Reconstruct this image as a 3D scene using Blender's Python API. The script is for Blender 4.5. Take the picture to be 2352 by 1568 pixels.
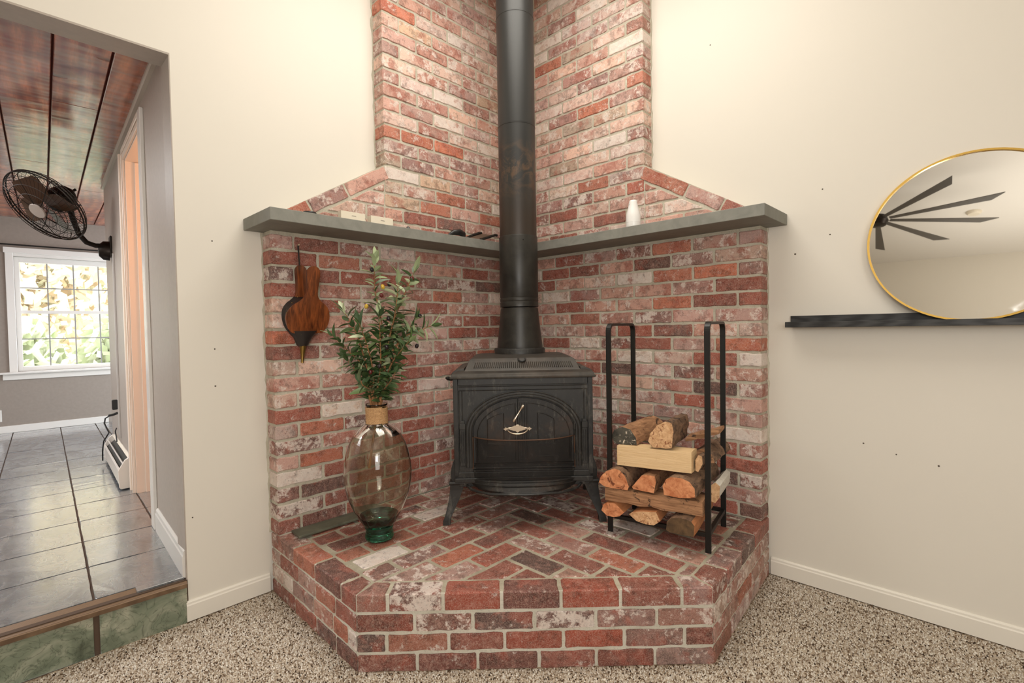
import bpy, bmesh, math, random
from mathutils import Vector, Matrix, noise
from math import sin, cos, pi, radians, sqrt, hypot, atan2
for o in list(bpy.data.objects): bpy.data.objects.remove(o, do_unlink=True)
SC = bpy.context.scene
COL = SC.collection
# ---------------------------------------------------------------- camera
F_PX = 1142.6
cam_d = bpy.data.cameras.new('camera'); cam = bpy.data.objects.new('camera', cam_d); COL.objects.link(cam)
cam_d.sensor_width = 36.0; cam_d.lens = 36.0 * F_PX / 2352.0; cam_d.clip_start = 0.02; cam_d.clip_end = 300
yaw, pitch, roll = radians(44.10483), radians(-1.572667), radians(-0.946057)
fw = Vector((-sin(yaw)*cos(pitch), cos(yaw)*cos(pitch), sin(pitch)))
r0 = Vector((cos(yaw), sin(yaw), 0)); u0 = r0.cross(fw)
rv = cos(roll)*r0 + sin(roll)*u0; uv = -sin(roll)*r0 + cos(roll)*u0
cm = Matrix((rv, uv, -fw)).transposed().to_4x4(); cm.translation = Vector((2.17273, -2.30992, 0.87081))
cam.matrix_world = cm
SC.camera = cam
# ---------------------------------------------------------------- light and exposure
SC.view_settings.view_transform = 'Standard'; SC.view_settings.look = 'None'
SC.view_settings.gamma = 1.0; SC.view_settings.use_curve_mapping = False
SC.view_settings.exposure = -0.05
W = bpy.data.worlds.new('world'); SC.world = W; W.use_nodes = True
wn = W.node_tree.nodes; wl = W.node_tree.links; wn.clear()
wo = wn.new('ShaderNodeOutputWorld'); wb = wn.new('ShaderNodeBackground'); wl.new(wb.outputs[0], wo.inputs[0])
wb.inputs['Color'].default_value = (0.84, 0.93, 1.0, 1); wb.inputs['Strength'].default_value = 5.6
def light(name, kind, loc, energy, color=(1, 1, 1), size=1.0, size_y=None, target=None, spread=None):
    d = bpy.data.lights.new(name, kind); d.energy = energy; d.color = color
    if kind == 'AREA':
        d.size = size
        if size_y: d.shape = 'RECTANGLE'; d.size_y = size_y
        if spread: d.spread = spread
    elif kind == 'SUN': d.angle = size
    else: d.shadow_soft_size = size
    o = bpy.data.objects.new(name, d); COL.objects.link(o); o.location = loc
    if target is not None:
        o.rotation_euler = (Vector(target) - Vector(loc)).to_track_quat('-Z', 'Y').to_euler()
    return o
light('ceiling_glow_light', 'AREA', (1.0, -1.0, 2.82), 31, (1.0, 0.95, 0.86), 1.1, 1.1, (1.0, -1.0, 0))
light('room_fill_light', 'AREA', (3.95, -3.3, 1.2), 40, (1.0, 0.99, 0.97), 1.6, 1.6, (0.7, -0.9, 0.6))  # unseen area light added as soft fill; no window is built there
light('flash_light', 'AREA', (2.45, -2.62, 1.10), 13, (1.0, 0.98, 0.95), 0.35, 0.35, (0.5, -0.6, 0.55))
light('ceiling_bounce_light', 'AREA', (2.9, -3.9, 1.7), 36, (1.0, 0.97, 0.92), 2.2, 2.2, (2.9, -3.9, 4))
light('sun', 'SUN', (-20, -10, 20), 3.0, (1.0, 0.97, 0.92), 0.02, None, (-8, -2, 0))

# ---------------------------------------------------------------- helpers
def s2l(c):
    return tuple(((v/255.0)/12.92 if v/255.0 <= 0.04045 else ((v/255.0+0.055)/1.055)**2.4) for v in c) + (1.0,)
class NT:
    def __init__(s, name):
        s.m = bpy.data.materials.new(name); s.m.use_nodes = True; s.t = s.m.node_tree
        s.t.nodes.clear(); s.out = s.n('ShaderNodeOutputMaterial'); s.b = s.n('ShaderNodeBsdfPrincipled')
        s.l(s.b.outputs[0], s.out.inputs[0])
    def n(s, kind, **kw):
        x = s.t.nodes.new(kind)
        for k, v in kw.items():
            if k.startswith('i_'): x.inputs[k[2:]].default_value = v
            else: setattr(x, k, v)
        return x
    def l(s, a, b): s.t.links.new(a, b)
    def set(s, **kw):
        for k, v in kw.items(): s.b.inputs[k.replace('_', ' ')].default_value = v
    def coords(s, kind='Object', scale=(1, 1, 1), rnd=False, rot=(0, 0, 0)):
        tc = s.n('ShaderNodeTexCoord'); mp = s.n('ShaderNodeMapping')
        mp.inputs['Scale'].default_value = scale; mp.inputs['Rotation'].default_value = rot
        s.l(tc.outputs[kind], mp.inputs['Vector'])
        if rnd:
            oi = s.n('ShaderNodeObjectInfo'); vm = s.n('ShaderNodeVectorMath', operation='SCALE'); vm.inputs[0].default_value = (17.3, 31.7, 23.1)
            s.l(oi.outputs['Random'], vm.inputs['Scale'])
            ad = s.n('ShaderNodeVectorMath', operation='ADD'); s.l(mp.outputs[0], ad.inputs[0]); s.l(vm.outputs[0], ad.inputs[1])
            return ad.outputs[0]
        return mp.outputs[0]
    def noise(s, vec, scale, detail=4, rough=0.55, dist=0.0):
        x = s.n('ShaderNodeTexNoise'); x.inputs['Scale'].default_value = scale; x.inputs['Detail'].default_value = detail
        x.inputs['Roughness'].default_value = rough; x.inputs['Distortion'].default_value = dist
        s.l(vec, x.inputs['Vector']); return x.outputs[0]
    def ramp(s, fac, stops, interp='LINEAR'):
        x = s.n('ShaderNodeValToRGB'); cr = x.color_ramp; cr.interpolation = interp
        while len(cr.elements) < len(stops): cr.elements.new(0.5)
        for e, (p, c) in zip(cr.elements, stops):
            e.position = p; e.color = c if len(c) == 4 else tuple(c) + (1,)
        s.l(fac, x.inputs[0]); return x.outputs[0]
    def mix(s, fac, a, b, mode='MIX'):
        x = s.n('ShaderNodeMix', data_type='RGBA', blend_type=mode)
        for v, i in ((fac, 0), (a, 6), (b, 7)):
            if hasattr(v, 'is_linked'): s.l(v, x.inputs[i])
            else: x.inputs[i].default_value = v
        return x.outputs[2]
    def math(s, op, a, b=0.0, clamp=False):
        x = s.n('ShaderNodeMath', operation=op, use_clamp=clamp)
        for v, i in ((a, 0), (b, 1)):
            if hasattr(v, 'is_linked'): s.l(v, x.inputs[i])
            else: x.inputs[i].default_value = v
        return x.outputs[0]
    def bump(s, h, strength=0.3, dist=0.002):
        x = s.n('ShaderNodeBump'); x.inputs['Strength'].default_value = strength; x.inputs['Distance'].default_value = dist
        s.l(h, x.inputs['Height']); s.l(x.outputs[0], s.b.inputs['Normal'])
G = lambda v: (v, v, v, 1)
def simple(name, rgb, rough=0.6, metal=0.0, nscale=0, nstr=0.1, ndist=0.001, var=0.0, coord='Object', spec=None):
    t = NT(name); t.set(Base_Color=s2l(rgb), Roughness=rough, Metallic=metal)
    if spec is not None: t.b.inputs['Specular IOR Level'].default_value = spec
    if nscale:
        v = t.coords(coord); n = t.noise(v, nscale)
        t.bump(n, nstr, ndist)
        if var:
            n2 = t.noise(v, nscale*0.2, 3)
            a = tuple(max(0, c*(1-var)) for c in rgb); b = tuple(min(255, c*(1+var)) for c in rgb)
            t.l(t.ramp(n2, [(0.3, s2l(a)), (0.7, s2l(b))]), t.b.inputs['Base Color'])
    return t.m
# materials -------------------------------------------------------
M = {}
M['wall'] = simple('cream_wall_paint', (226, 220, 208), 0.6, 0, 300, 0.08, 0.0004)
M['ceiling'] = simple('ceiling_paint', (228, 223, 214), 0.8, 0, 120, 0.2, 0.001)
M['taupe'] = simple('taupe_wall_paint', (176, 165, 154), 0.45, 0, 200, 0.1, 0.0005, 0.02)
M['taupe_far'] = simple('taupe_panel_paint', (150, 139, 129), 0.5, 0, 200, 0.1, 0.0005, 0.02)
M['trim'] = simple('white_trim_paint', (232, 226, 214), 0.35, 0, 60, 0.05, 0.0005)
M['trim2'] = simple('white_gloss_trim', (228, 224, 218), 0.25)
M['taupe_trim'] = simple('beige_trim_paint', (190, 178, 164), 0.35)
def m_brick():
    t = NT('reclaimed_brick'); v = t.coords('Object', rnd=True); oi = t.n('ShaderNodeObjectInfo')
    base = oi.outputs['Color']; al = oi.outputs['Alpha']
    big = t.noise(v, 12, 4, 0.6, 0.2); med = t.noise(v, 46, 8, 0.76, 0.15); fine = t.noise(v, 280, 3, 0.65); mid = t.noise(v, 20, 9, 0.80, 0.1)
    # worn clay: paler skin over darker red body, burnt patches
    hs = t.n('ShaderNodeHueSaturation'); hs.inputs['Saturation'].default_value = 1.08; hs.inputs['Value'].default_value = 0.42; t.l(base, hs.inputs['Color'])
    dark = hs.outputs[0]
    c = t.mix(t.ramp(mid, [(0.42, G(0.8)), (0.50, G(0))]), base, dark)
    c = t.mix(t.ramp(big, [(0.52, G(0)), (0.62, G(0.6))]), c, s2l((156, 74, 56)))
    c = t.mix(t.ramp(med, [(0.50, G(0)), (0.72, G(0.55))]), c, s2l((206, 156, 140)))
    # lime and mortar residue, more where alpha is high
    n1 = t.noise(v, 17, 9, 0.80, 0.15)
    thr = t.math('SUBTRACT', t.math('MULTIPLY', al, 0.15), 0.665)
    w = t.math('MULTIPLY', t.math('ADD', n1, thr), 16.0, True)
    wcol = t.mix(t.noise(v, 55, 4), s2l((214, 190, 178)), s2l((246, 240, 230)))
    c = t.mix(t.math('MULTIPLY', w, 0.82), c, wcol)
    sp = t.ramp(t.noise(v, 120, 4, 0.7), [(0.30, G(1)), (0.37, G(0))])
    c = t.mix(t.math('MULTIPLY', sp, 0.6), c, s2l((58, 36, 32)))
    br = t.ramp(t.noise(v, 17, 8, 0.78, 0.1), [(0.60, G(0)), (0.70, G(1))])
    c = t.mix(t.math('MULTIPLY', br, 0.45), c, s2l((74, 46, 42)))
    c = t.mix(t.ramp(fine, [(0.45, G(0)), (0.75, G(0.35))]), c, s2l((236, 214, 196)))
    t.l(c, t.b.inputs['Base Color'])
    t.l(t.ramp(big, [(0.3, G(0.5)), (0.7, G(0.8))]), t.b.inputs['Roughness'])
    h = t.math('ADD', t.math('MULTIPLY', mid, 1.0), t.math('MULTIPLY', fine, 0.35))
    t.bump(h, 0.8, 0.004)
    return t.m
M['brick'] = m_brick()
def m_mortar(lo=(176, 168, 149), hi=(206, 199, 181)):
    t = NT('grey_mortar'); v = t.coords('Object')
    a = t.noise(v, 9, 4); b = t.noise(v, 160, 4, 0.65)
    c = t.ramp(a, [(0.3, s2l(lo)), (0.7, s2l(hi))])
    c = t.mix(t.ramp(b, [(0.3, G(0.35)), (0.45, G(0))]), c, s2l((112, 100, 86)))
    t.l(c, t.b.inputs['Base Color']); t.set(Roughness=0.9)
    t.bump(t.math('ADD', b, t.math('MULTIPLY', t.noise(v, 30, 3), 2.0)), 0.7, 0.003); return t.m
M['mortar'] = m_mortar()
M['mortar_light'] = m_mortar((192, 186, 168), (218, 212, 197))
M['mortar_dirty'] = m_mortar((156, 147, 126), (194, 186, 165))
def m_slate(name, lo, hi, rough=(0.45, 0.6), bumpd=0.0012, sc=14):
    t = NT(name); v = t.coords('Object', rnd=True)
    a = t.noise(v, sc, 6, 0.62, 0.8); b = t.noise(v, 120, 4)
    t.l(t.ramp(a, [(0.3, s2l(lo)), (0.7, s2l(hi))]), t.b.inputs['Base Color'])
    t.l(t.ramp(a, [(0.3, G(rough[0])), (0.7, G(rough[1]))]), t.b.inputs['Roughness'])
    t.bump(t.math('ADD', a, t.math('MULTIPLY', b, 0.3)), 0.5, bumpd); return t.m
M['bluestone'] = m_slate('bluestone', (122, 122, 114), (142, 141, 132), (0.6, 0.75))
M['slate_strip'] = m_slate('green_slate', (72, 74, 62), (112, 112, 94))
def m_iron(name, rgb, rough=0.5, rust=0.0, scuff=0.0):
    t = NT(name); v = t.coords('Object'); a = t.noise(v, 11, 5, 0.65, 0.4); b = t.noise(v, 420, 3)
    lo = tuple(c*0.72 for c in rgb); hi = tuple(min(255, c*1.28) for c in rgb)
    c = t.ramp(a, [(0.3, s2l(lo)), (0.72, s2l(hi))])
    if rust: c = t.mix(t.ramp(t.noise(v, 5, 5, 0.7), [(0.52, G(0)), (0.68, G(rust))]), c, s2l((96, 66, 44)))
    if scuff: c = t.mix(t.ramp(t.noise(t.coords('Object', scale=(1, 1, 0.35)), 26, 8, 0.8), [(0.54, G(0)), (0.66, G(scuff))]), c, s2l((132, 126, 116)))
    t.l(c, t.b.inputs['Base Color']); t.set(Metallic=0.25)
    t.l(t.ramp(a, [(0.3, G(rough)), (0.7, G(rough+0.14))]), t.b.inputs['Roughness'])
    t.bump(b, 0.35, 0.0006); return t.m
M['iron'] = m_iron('black_cast_iron', (43, 42, 40), 0.40, 0, 0.30)
M['iron_top'] = m_iron('brown_grey_cast_iron', (64, 60, 55), 0.44, 0.18, 0.12)
M['iron_door'] = m_iron('sooty_cast_iron', (37, 35, 33), 0.44, 0.3, 0.28)
M['pipe'] = m_iron('black_stovepipe', (44, 42, 38), 0.32)
def m_pipe_rust():
    t = NT('stovepipe_heat_marks'); v = t.coords('Object'); a = t.noise(v, 14, 6, 0.72, 1.5)
    sx = t.n('ShaderNodeSeparateXYZ'); t.l(v, sx.inputs[0])
    # a rust blotch on the front of the pipe at z 1.6 - 1.75 and a brown band below it
    d = t.math('ABSOLUTE', t.math('SUBTRACT', sx.outputs[2], 1.66))
    f = t.math('SUBTRACT', 1.0, t.math('MULTIPLY', d, 6.0), True)
    rr = t.math('MULTIPLY', f, t.ramp(a, [(0.45, G(0)), (0.62, G(1))]))
    low = t.math('MULTIPLY', t.math('SUBTRACT', 1.62, sx.outputs[2]), 5.0, True)
    base = t.mix(t.math('MULTIPLY', low, 0.8), s2l((48, 48, 47)), s2l((56, 45, 36)))
    c = t.mix(t.math('MULTIPLY', rr, 0.6), base, s2l((118, 88, 62)))
    t.l(c, t.b.inputs['Base Color']); t.set(Metallic=0.2, Roughness=0.42); t.bump(t.noise(v, 300, 2), 0.2, 0.0004); return t.m
M['pipe_upper'] = m_pipe_rust()
M['black_metal'] = simple('black_powder_coat', (30, 29, 27), 0.4, 0.3, 500, 0.2, 0.0003)
M['black_plastic'] = simple('black_plastic', (24, 23, 23), 0.4)
M['bronze'] = simple('dark_bronze', (38, 30, 24), 0.35, 0.7)
M['pewter'] = simple('polished_pewter', (212, 196, 176), 0.28, 0.85, 60, 0.1, 0.0005)
M['brass'] = simple('aged_brass', (150, 122, 66), 0.32, 0.9)
M['gold'] = simple('gold_frame', (226, 186, 100), 0.25, 0.95)
M['leather'] = simple('black_leather', (44, 38, 36), 0.38, 0, 160, 0.25, 0.0008)
def m_wood(name, lo, hi, rough=0.4, sc=(1, 1, 1), rings=9.0, dist=5.0, bumps=0.15, rnd=True, coat=0.0, bd=0.001, bdir='X'):
    t = NT(name); v = t.coords('Object', scale=sc, rnd=rnd)
    w = t.n('ShaderNodeTexWave', wave_type='BANDS', bands_direction=bdir); w.inputs['Scale'].default_value = rings
    w.inputs['Distortion'].default_value = dist; w.inputs['Detail'].default_value = 3; w.inputs['Detail Scale'].default_value = 1.2
    t.l(v, w.inputs['Vector']); n = t.noise(v, 40, 4)
    f = t.mix(0.35, w.outputs['Color'], n)
    t.l(t.ramp(f, [(0.15, s2l(lo)), (0.8, s2l(hi))]), t.b.inputs['Base Color']); t.set(Roughness=rough)
    if coat: t.b.inputs['Coat Weight'].default_value = coat; t.b.inputs['Coat Roughness'].default_value = 0.15
    t.bump(f, bumps, bd); return t.m
M['walnut'] = None
def m_plank():
    t = NT('varnished_pine_plank'); v = t.coords('Object', scale=(0.32, 1, 1), rnd=True)
    w = t.n('ShaderNodeTexWave', wave_type='BANDS', bands_direction='Y'); w.inputs['Scale'].default_value = 5.0
    w.inputs['Distortion'].default_value = 9.0; w.inputs['Detail'].default_value = 0.6; w.inputs['Detail Scale'].default_value = 0.55
    t.l(v, w.inputs['Vector'])
    v2 = t.coords('Object', scale=(1.1, 0.6, 1), rnd=True); n = t.noise(v2, 6, 4, 0.6, 0.4)
    v5 = t.coords('Object', scale=(0.12, 1, 1), rnd=True); g = t.noise(v5, 90, 3)
    c = t.ramp(w.outputs['Color'], [(0.05, s2l((146, 66, 44))), (0.8, s2l((196, 116, 82)))])
    c = t.mix(t.ramp(g, [(0.4, G(0.35)), (0.6, G(0))]), c, s2l((110, 50, 32)))
    c = t.mix(t.ramp(n, [(0.36, G(0.75)), (0.56, G(0))]), c, s2l((92, 38, 26)))
    vo = t.n('ShaderNodeTexVoronoi'); vo.inputs['Scale'].default_value = 3.6; v3 = t.coords('Object', scale=(1.6, 0.7, 0.01), rnd=True)
    t.l(v3, vo.inputs['Vector']); k = t.ramp(vo.outputs['Distance'], [(0.05, G(1)), (0.13, G(0))])
    c = t.mix(k, c, s2l((60, 34, 28)))
    t.l(c, t.b.inputs['Base Color']); t.set(Roughness=0.3); t.b.inputs['Coat Weight'].default_value = 0.8; t.b.inputs['Coat IOR'].default_value = 1.6; t.b.inputs['Coat Roughness'].default_value = 0.16
    v4 = t.coords('Object', scale=(1.0, 0.35, 1), rnd=True)
    h = t.math('ADD', t.math('MULTIPLY', t.noise(v4, 7, 2, 0.5), 1.0), t.math('MULTIPLY', k, -0.4))
    t.bump(h, 1.0, 0.03); return t.m
M['plank'] = m_plank()
M['nosing'] = m_wood('worn_oak_nosing', (92, 70, 50), (140, 112, 84), 0.45, (8, 1, 1), 12, 3, 0.3, False)
def m_tile():
    t = NT('slate_floor_tile'); v = t.coords('Object', rnd=True); v2 = t.coords('Object', scale=(0.6, 1.6, 1), rnd=True, rot=(0, 0, 0.5))
    a = t.noise(v2, 9, 6, 0.66, 1.0); b = t.noise(v, 50, 5)
    c = t.ramp(a, [(0.3, s2l((62, 66, 70))), (0.5, s2l((104, 108, 112))), (0.72, s2l((132, 128, 124)))])
    t.l(c, t.b.inputs['Base Color']); t.l(t.ramp(a, [(0.35, G(0.20)), (0.7, G(0.36))]), t.b.inputs['Roughness'])
    t.b.inputs['Specular IOR Level'].default_value = 1.0; t.b.inputs['Coat Weight'].default_value = 1.0; t.b.inputs['Coat IOR'].default_value = 1.9; t.b.inputs['Coat Roughness'].default_value = 0.16
    t.bump(t.math('ADD', a, t.math('MULTIPLY', b, 0.25)), 0.8, 0.006); return t.m
M['tile'] = m_tile()
def m_green():
    t = NT('green_marbled_tile'); v = t.coords('Object', rnd=True)
    a = t.noise(v, 5, 5, 0.6, 1.6); b = t.noise(v, 11, 3, 0.5, 3.0)
    c = t.ramp(a, [(0.3, s2l((88, 94, 78))), (0.5, s2l((124, 132, 112))), (0.7, s2l((176, 174, 154)))])
    vein = t.ramp(t.math('ABSOLUTE', t.math('SUBTRACT', b, 0.5)), [(0.0, G(1)), (0.02, G(0.2)), (0.05, G(0))])
    c = t.mix(t.math('MULTIPLY', vein, 0.6), c, s2l((60, 66, 52)))
    t.l(c, t.b.inputs['Base Color']); t.set(Roughness=0.3); t.bump(a, 0.3, 0.002); return t.m
M['green_tile'] = m_green()
M['grout'] = simple('brown_grout', (84, 66, 52), 0.85, 0, 200, 0.4, 0.001)
def m_carpet(tuft):
    t = NT('berber_carpet_tuft' if tuft else 'berber_carpet')
    if tuft:
        at = t.n('ShaderNodeAttribute', attribute_name='tint'); t.l(at.outputs['Color'], t.b.inputs['Base Color'])
    else:
        v = t.coords('Object'); vo = t.n('ShaderNodeTexVoronoi'); vo.inputs['Scale'].default_value = 150; t.l(v, vo.inputs['Vector'])
        sp = t.n('ShaderNodeSeparateColor'); t.l(vo.outputs['Color'], sp.inputs[0])
        c = t.ramp(sp.outputs[0], [(0.0, s2l((84, 66, 50))), (0.2, s2l((120, 100, 80))), (0.5, s2l((170, 152, 130))), (1.0, s2l((200, 186, 166)))])
        t.l(c, t.b.inputs['Base Color']); t.bump(vo.outputs['Distance'], 0.6, -0.004)
    t.set(Roughness=1.0); t.b.inputs['Specular IOR Level'].default_value = 0.1; return t.m
M['carpet'] = m_carpet(False); M['tuft'] = m_carpet(True)
def m_glass(name, col, rough=0.0, ior=1.45):
    t = NT(name); t.set(Base_Color=col, Roughness=rough, IOR=ior); t.b.inputs['Transmission Weight'].default_value = 1.0; return t
t = m_glass('smoky_recycled_glass', (0.89, 0.88, 0.79, 1), 0.0); v = t.coords('Object'); t.bump(t.noise(v, 7, 2), 0.5, 0.012); M['vase_glass'] = t.m
t = m_glass('thick_green_glass', (0.06, 0.34, 0.24, 1)); v = t.coords('Object'); t.bump(t.noise(v, 22, 3), 0.4, 0.008); M['green_glass'] = t.m
def m_pane():
    t = NT('window_glass'); tr = t.n('ShaderNodeBsdfTransparent'); gl = t.n('ShaderNodeBsdfGlossy'); gl.inputs['Roughness'].default_value = 0.02
    mx = t.n('ShaderNodeMixShader'); mx.inputs[0].default_value = 0.06
    t.l(tr.outputs[0], mx.inputs[1]); t.l(gl.outputs[0], mx.inputs[2]); t.l(mx.outputs[0], t.out.inputs[0]); return t.m
M['pane'] = m_pane()
def m_rope():
    t = NT('natural_rope'); v = t.coords('Object'); n = t.noise(v, 260, 3)
    t.l(t.ramp(n, [(0.3, s2l((170, 128, 84))), (0.7, s2l((218, 178, 130)))]), t.b.inputs['Base Color']); t.set(Roughness=0.7); t.bump(n, 0.4, 0.001); return t.m
M['rope'] = m_rope()
def m_objcol(name, rough, nscale=60, var=0.25, spec=0.5, bs=0.2):
    t = NT(name); oi = t.n('ShaderNodeObjectInfo'); v = t.coords('Object', rnd=True); n = t.noise(v, nscale, 4)
    c = t.mix(t.math('MULTIPLY', n, var), oi.outputs['Color'], s2l((40, 30, 20)))
    t.l(c, t.b.inputs['Base Color']); t.set(Roughness=rough); t.b.inputs['Specular IOR Level'].default_value = spec; t.bump(n, bs, 0.001); return t.m
M['leaf'] = m_objcol('olive_leaf', 0.42, 60, 0.35)
M['olive'] = m_objcol('olive_fruit', 0.25, 60, 0.1)
M['stem'] = simple('olive_bark', (150, 104, 66), 0.75, 0, 90, 0.4, 0.002, 0.15)
def m_log(name, lo, hi, sc=(1, 1, 1), scale=26, spots=None, bd=0.003, rough=0.8):
    t = NT(name); v = t.coords('Object', scale=sc, rnd=True); n = t.noise(v, scale, 6, 0.65, 0.5)
    c = t.ramp(n, [(0.32, s2l(lo)), (0.68, s2l(hi))])
    if spots:
        v2 = t.coords('Object', rnd=True); n2 = t.noise(v2, spots[1], 5, 0.7, 0.8)
        c = t.mix(t.ramp(n2, [(spots[2], G(0)), (spots[2]+0.06, G(1))]), c, s2l(spots[0]))
    t.l(c, t.b.inputs['Base Color']); t.set(Roughness=rough); t.bump(n, 0.6, bd); return t.m
M['log_orange'] = m_log('sawn_orange_wood', (178, 100, 58), (232, 164, 116), (1, 1, 1), 34, ((116, 62, 36), 18, 0.58))
M['log_tan'] = m_log('sawn_tan_wood', (190, 140, 96), (232, 192, 146), (1, 1, 1), 60, ((140, 84, 52), 45, 0.56))
M['log_dark'] = m_log('weathered_end_wood', (58, 42, 26), (112, 86, 56), (1, 1, 1), 20)
M['walnut'] = m_log('walnut_board', (62, 28, 12), (146, 78, 38), (1, 1, 0.09), 75, None, 0.0004, 0.3)
M['log_cream'] = m_log('pale_split_wood', (222, 186, 136), (238, 206, 160), (0.5, 1, 8), 18, ((120, 84, 54), 110, 0.66))
M['log_split'] = m_log('split_brown_wood', (120, 82, 54), (196, 148, 108), (0.4, 1, 6), 20, ((64, 46, 34), 18, 0.58))
M['bark'] = m_log('brown_bark', (78, 58, 44), (150, 118, 92), (1, 0.35, 1), 40, ((52, 36, 28), 24, 0.55), 0.006)
M['side_orange'] = m_log('split_orange_side', (160, 98, 56), (206, 140, 92), (1, 0.2, 1), 30, None)
M['birch'] = m_log('lichen_bark', (50, 48, 42), (92, 88, 76), (1, 1, 1), 24, ((214, 200, 180), 38, 0.57), 0.005)
M['birch_white'] = m_log('white_birch_bark', (196, 190, 180), (226, 220, 208), (1, 0.3, 1), 30, ((90, 76, 64), 50, 0.66))
M['white_ceramic'] = simple('white_ceramic', (236, 234, 230), 0.3)
M['ivory'] = simple('ivory_plastic', (226, 216, 196), 0.4)
def m_mirror():
    t = NT('mirror_silver'); t.set(Base_Color=(0.76, 0.74, 0.70, 1), Metallic=1.0)
    v = t.coords('Object'); n = t.noise(v, 9, 5, 0.6, 0.8); sx = t.n('ShaderNodeSeparateXYZ'); t.l(v, sx.inputs[0])
    low = t.math('MULTIPLY', t.math('SUBTRACT', -0.12, sx.outputs[2]), 6.0, True)
    sm = t.math('MULTIPLY', low, t.ramp(n, [(0.45, G(0)), (0.62, G(1))]))
    t.l(t.math('ADD', t.math('MULTIPLY', sm, 0.25), 0.015), t.b.inputs['Roughness']); return t.m
M['mirror'] = m_mirror()
M['ledge'] = m_wood('black_stained_ledge', (26, 26, 26), (58, 58, 58), 0.5, (0.4, 1, 4), 8, 6, 0.3, False)
M['heater'] = simple('white_enamel', (226, 218, 208), 0.25)
M['lamp_tinted_trim'] = simple('lamp_tinted_door_trim', (236, 220, 204), 0.3)  # warm lamp light from the side room put into the trim colour
M['fan_blade'] = simple('dark_fan_blade', (74, 68, 60), 0.5)
M['foliage'] = m_objcol('tree_foliage', 0.8, 3, 0.04, 0.2)
M['trunk'] = simple('tree_bark', (90, 76, 62), 0.9)
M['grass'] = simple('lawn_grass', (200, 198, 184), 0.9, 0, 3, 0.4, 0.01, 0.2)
M['black_hole'] = simple('nail_hole_dark', (92, 82, 72), 0.9)
M['wire_mold'] = simple('grey_wire_cover', (186, 180, 174), 0.4)

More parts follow.
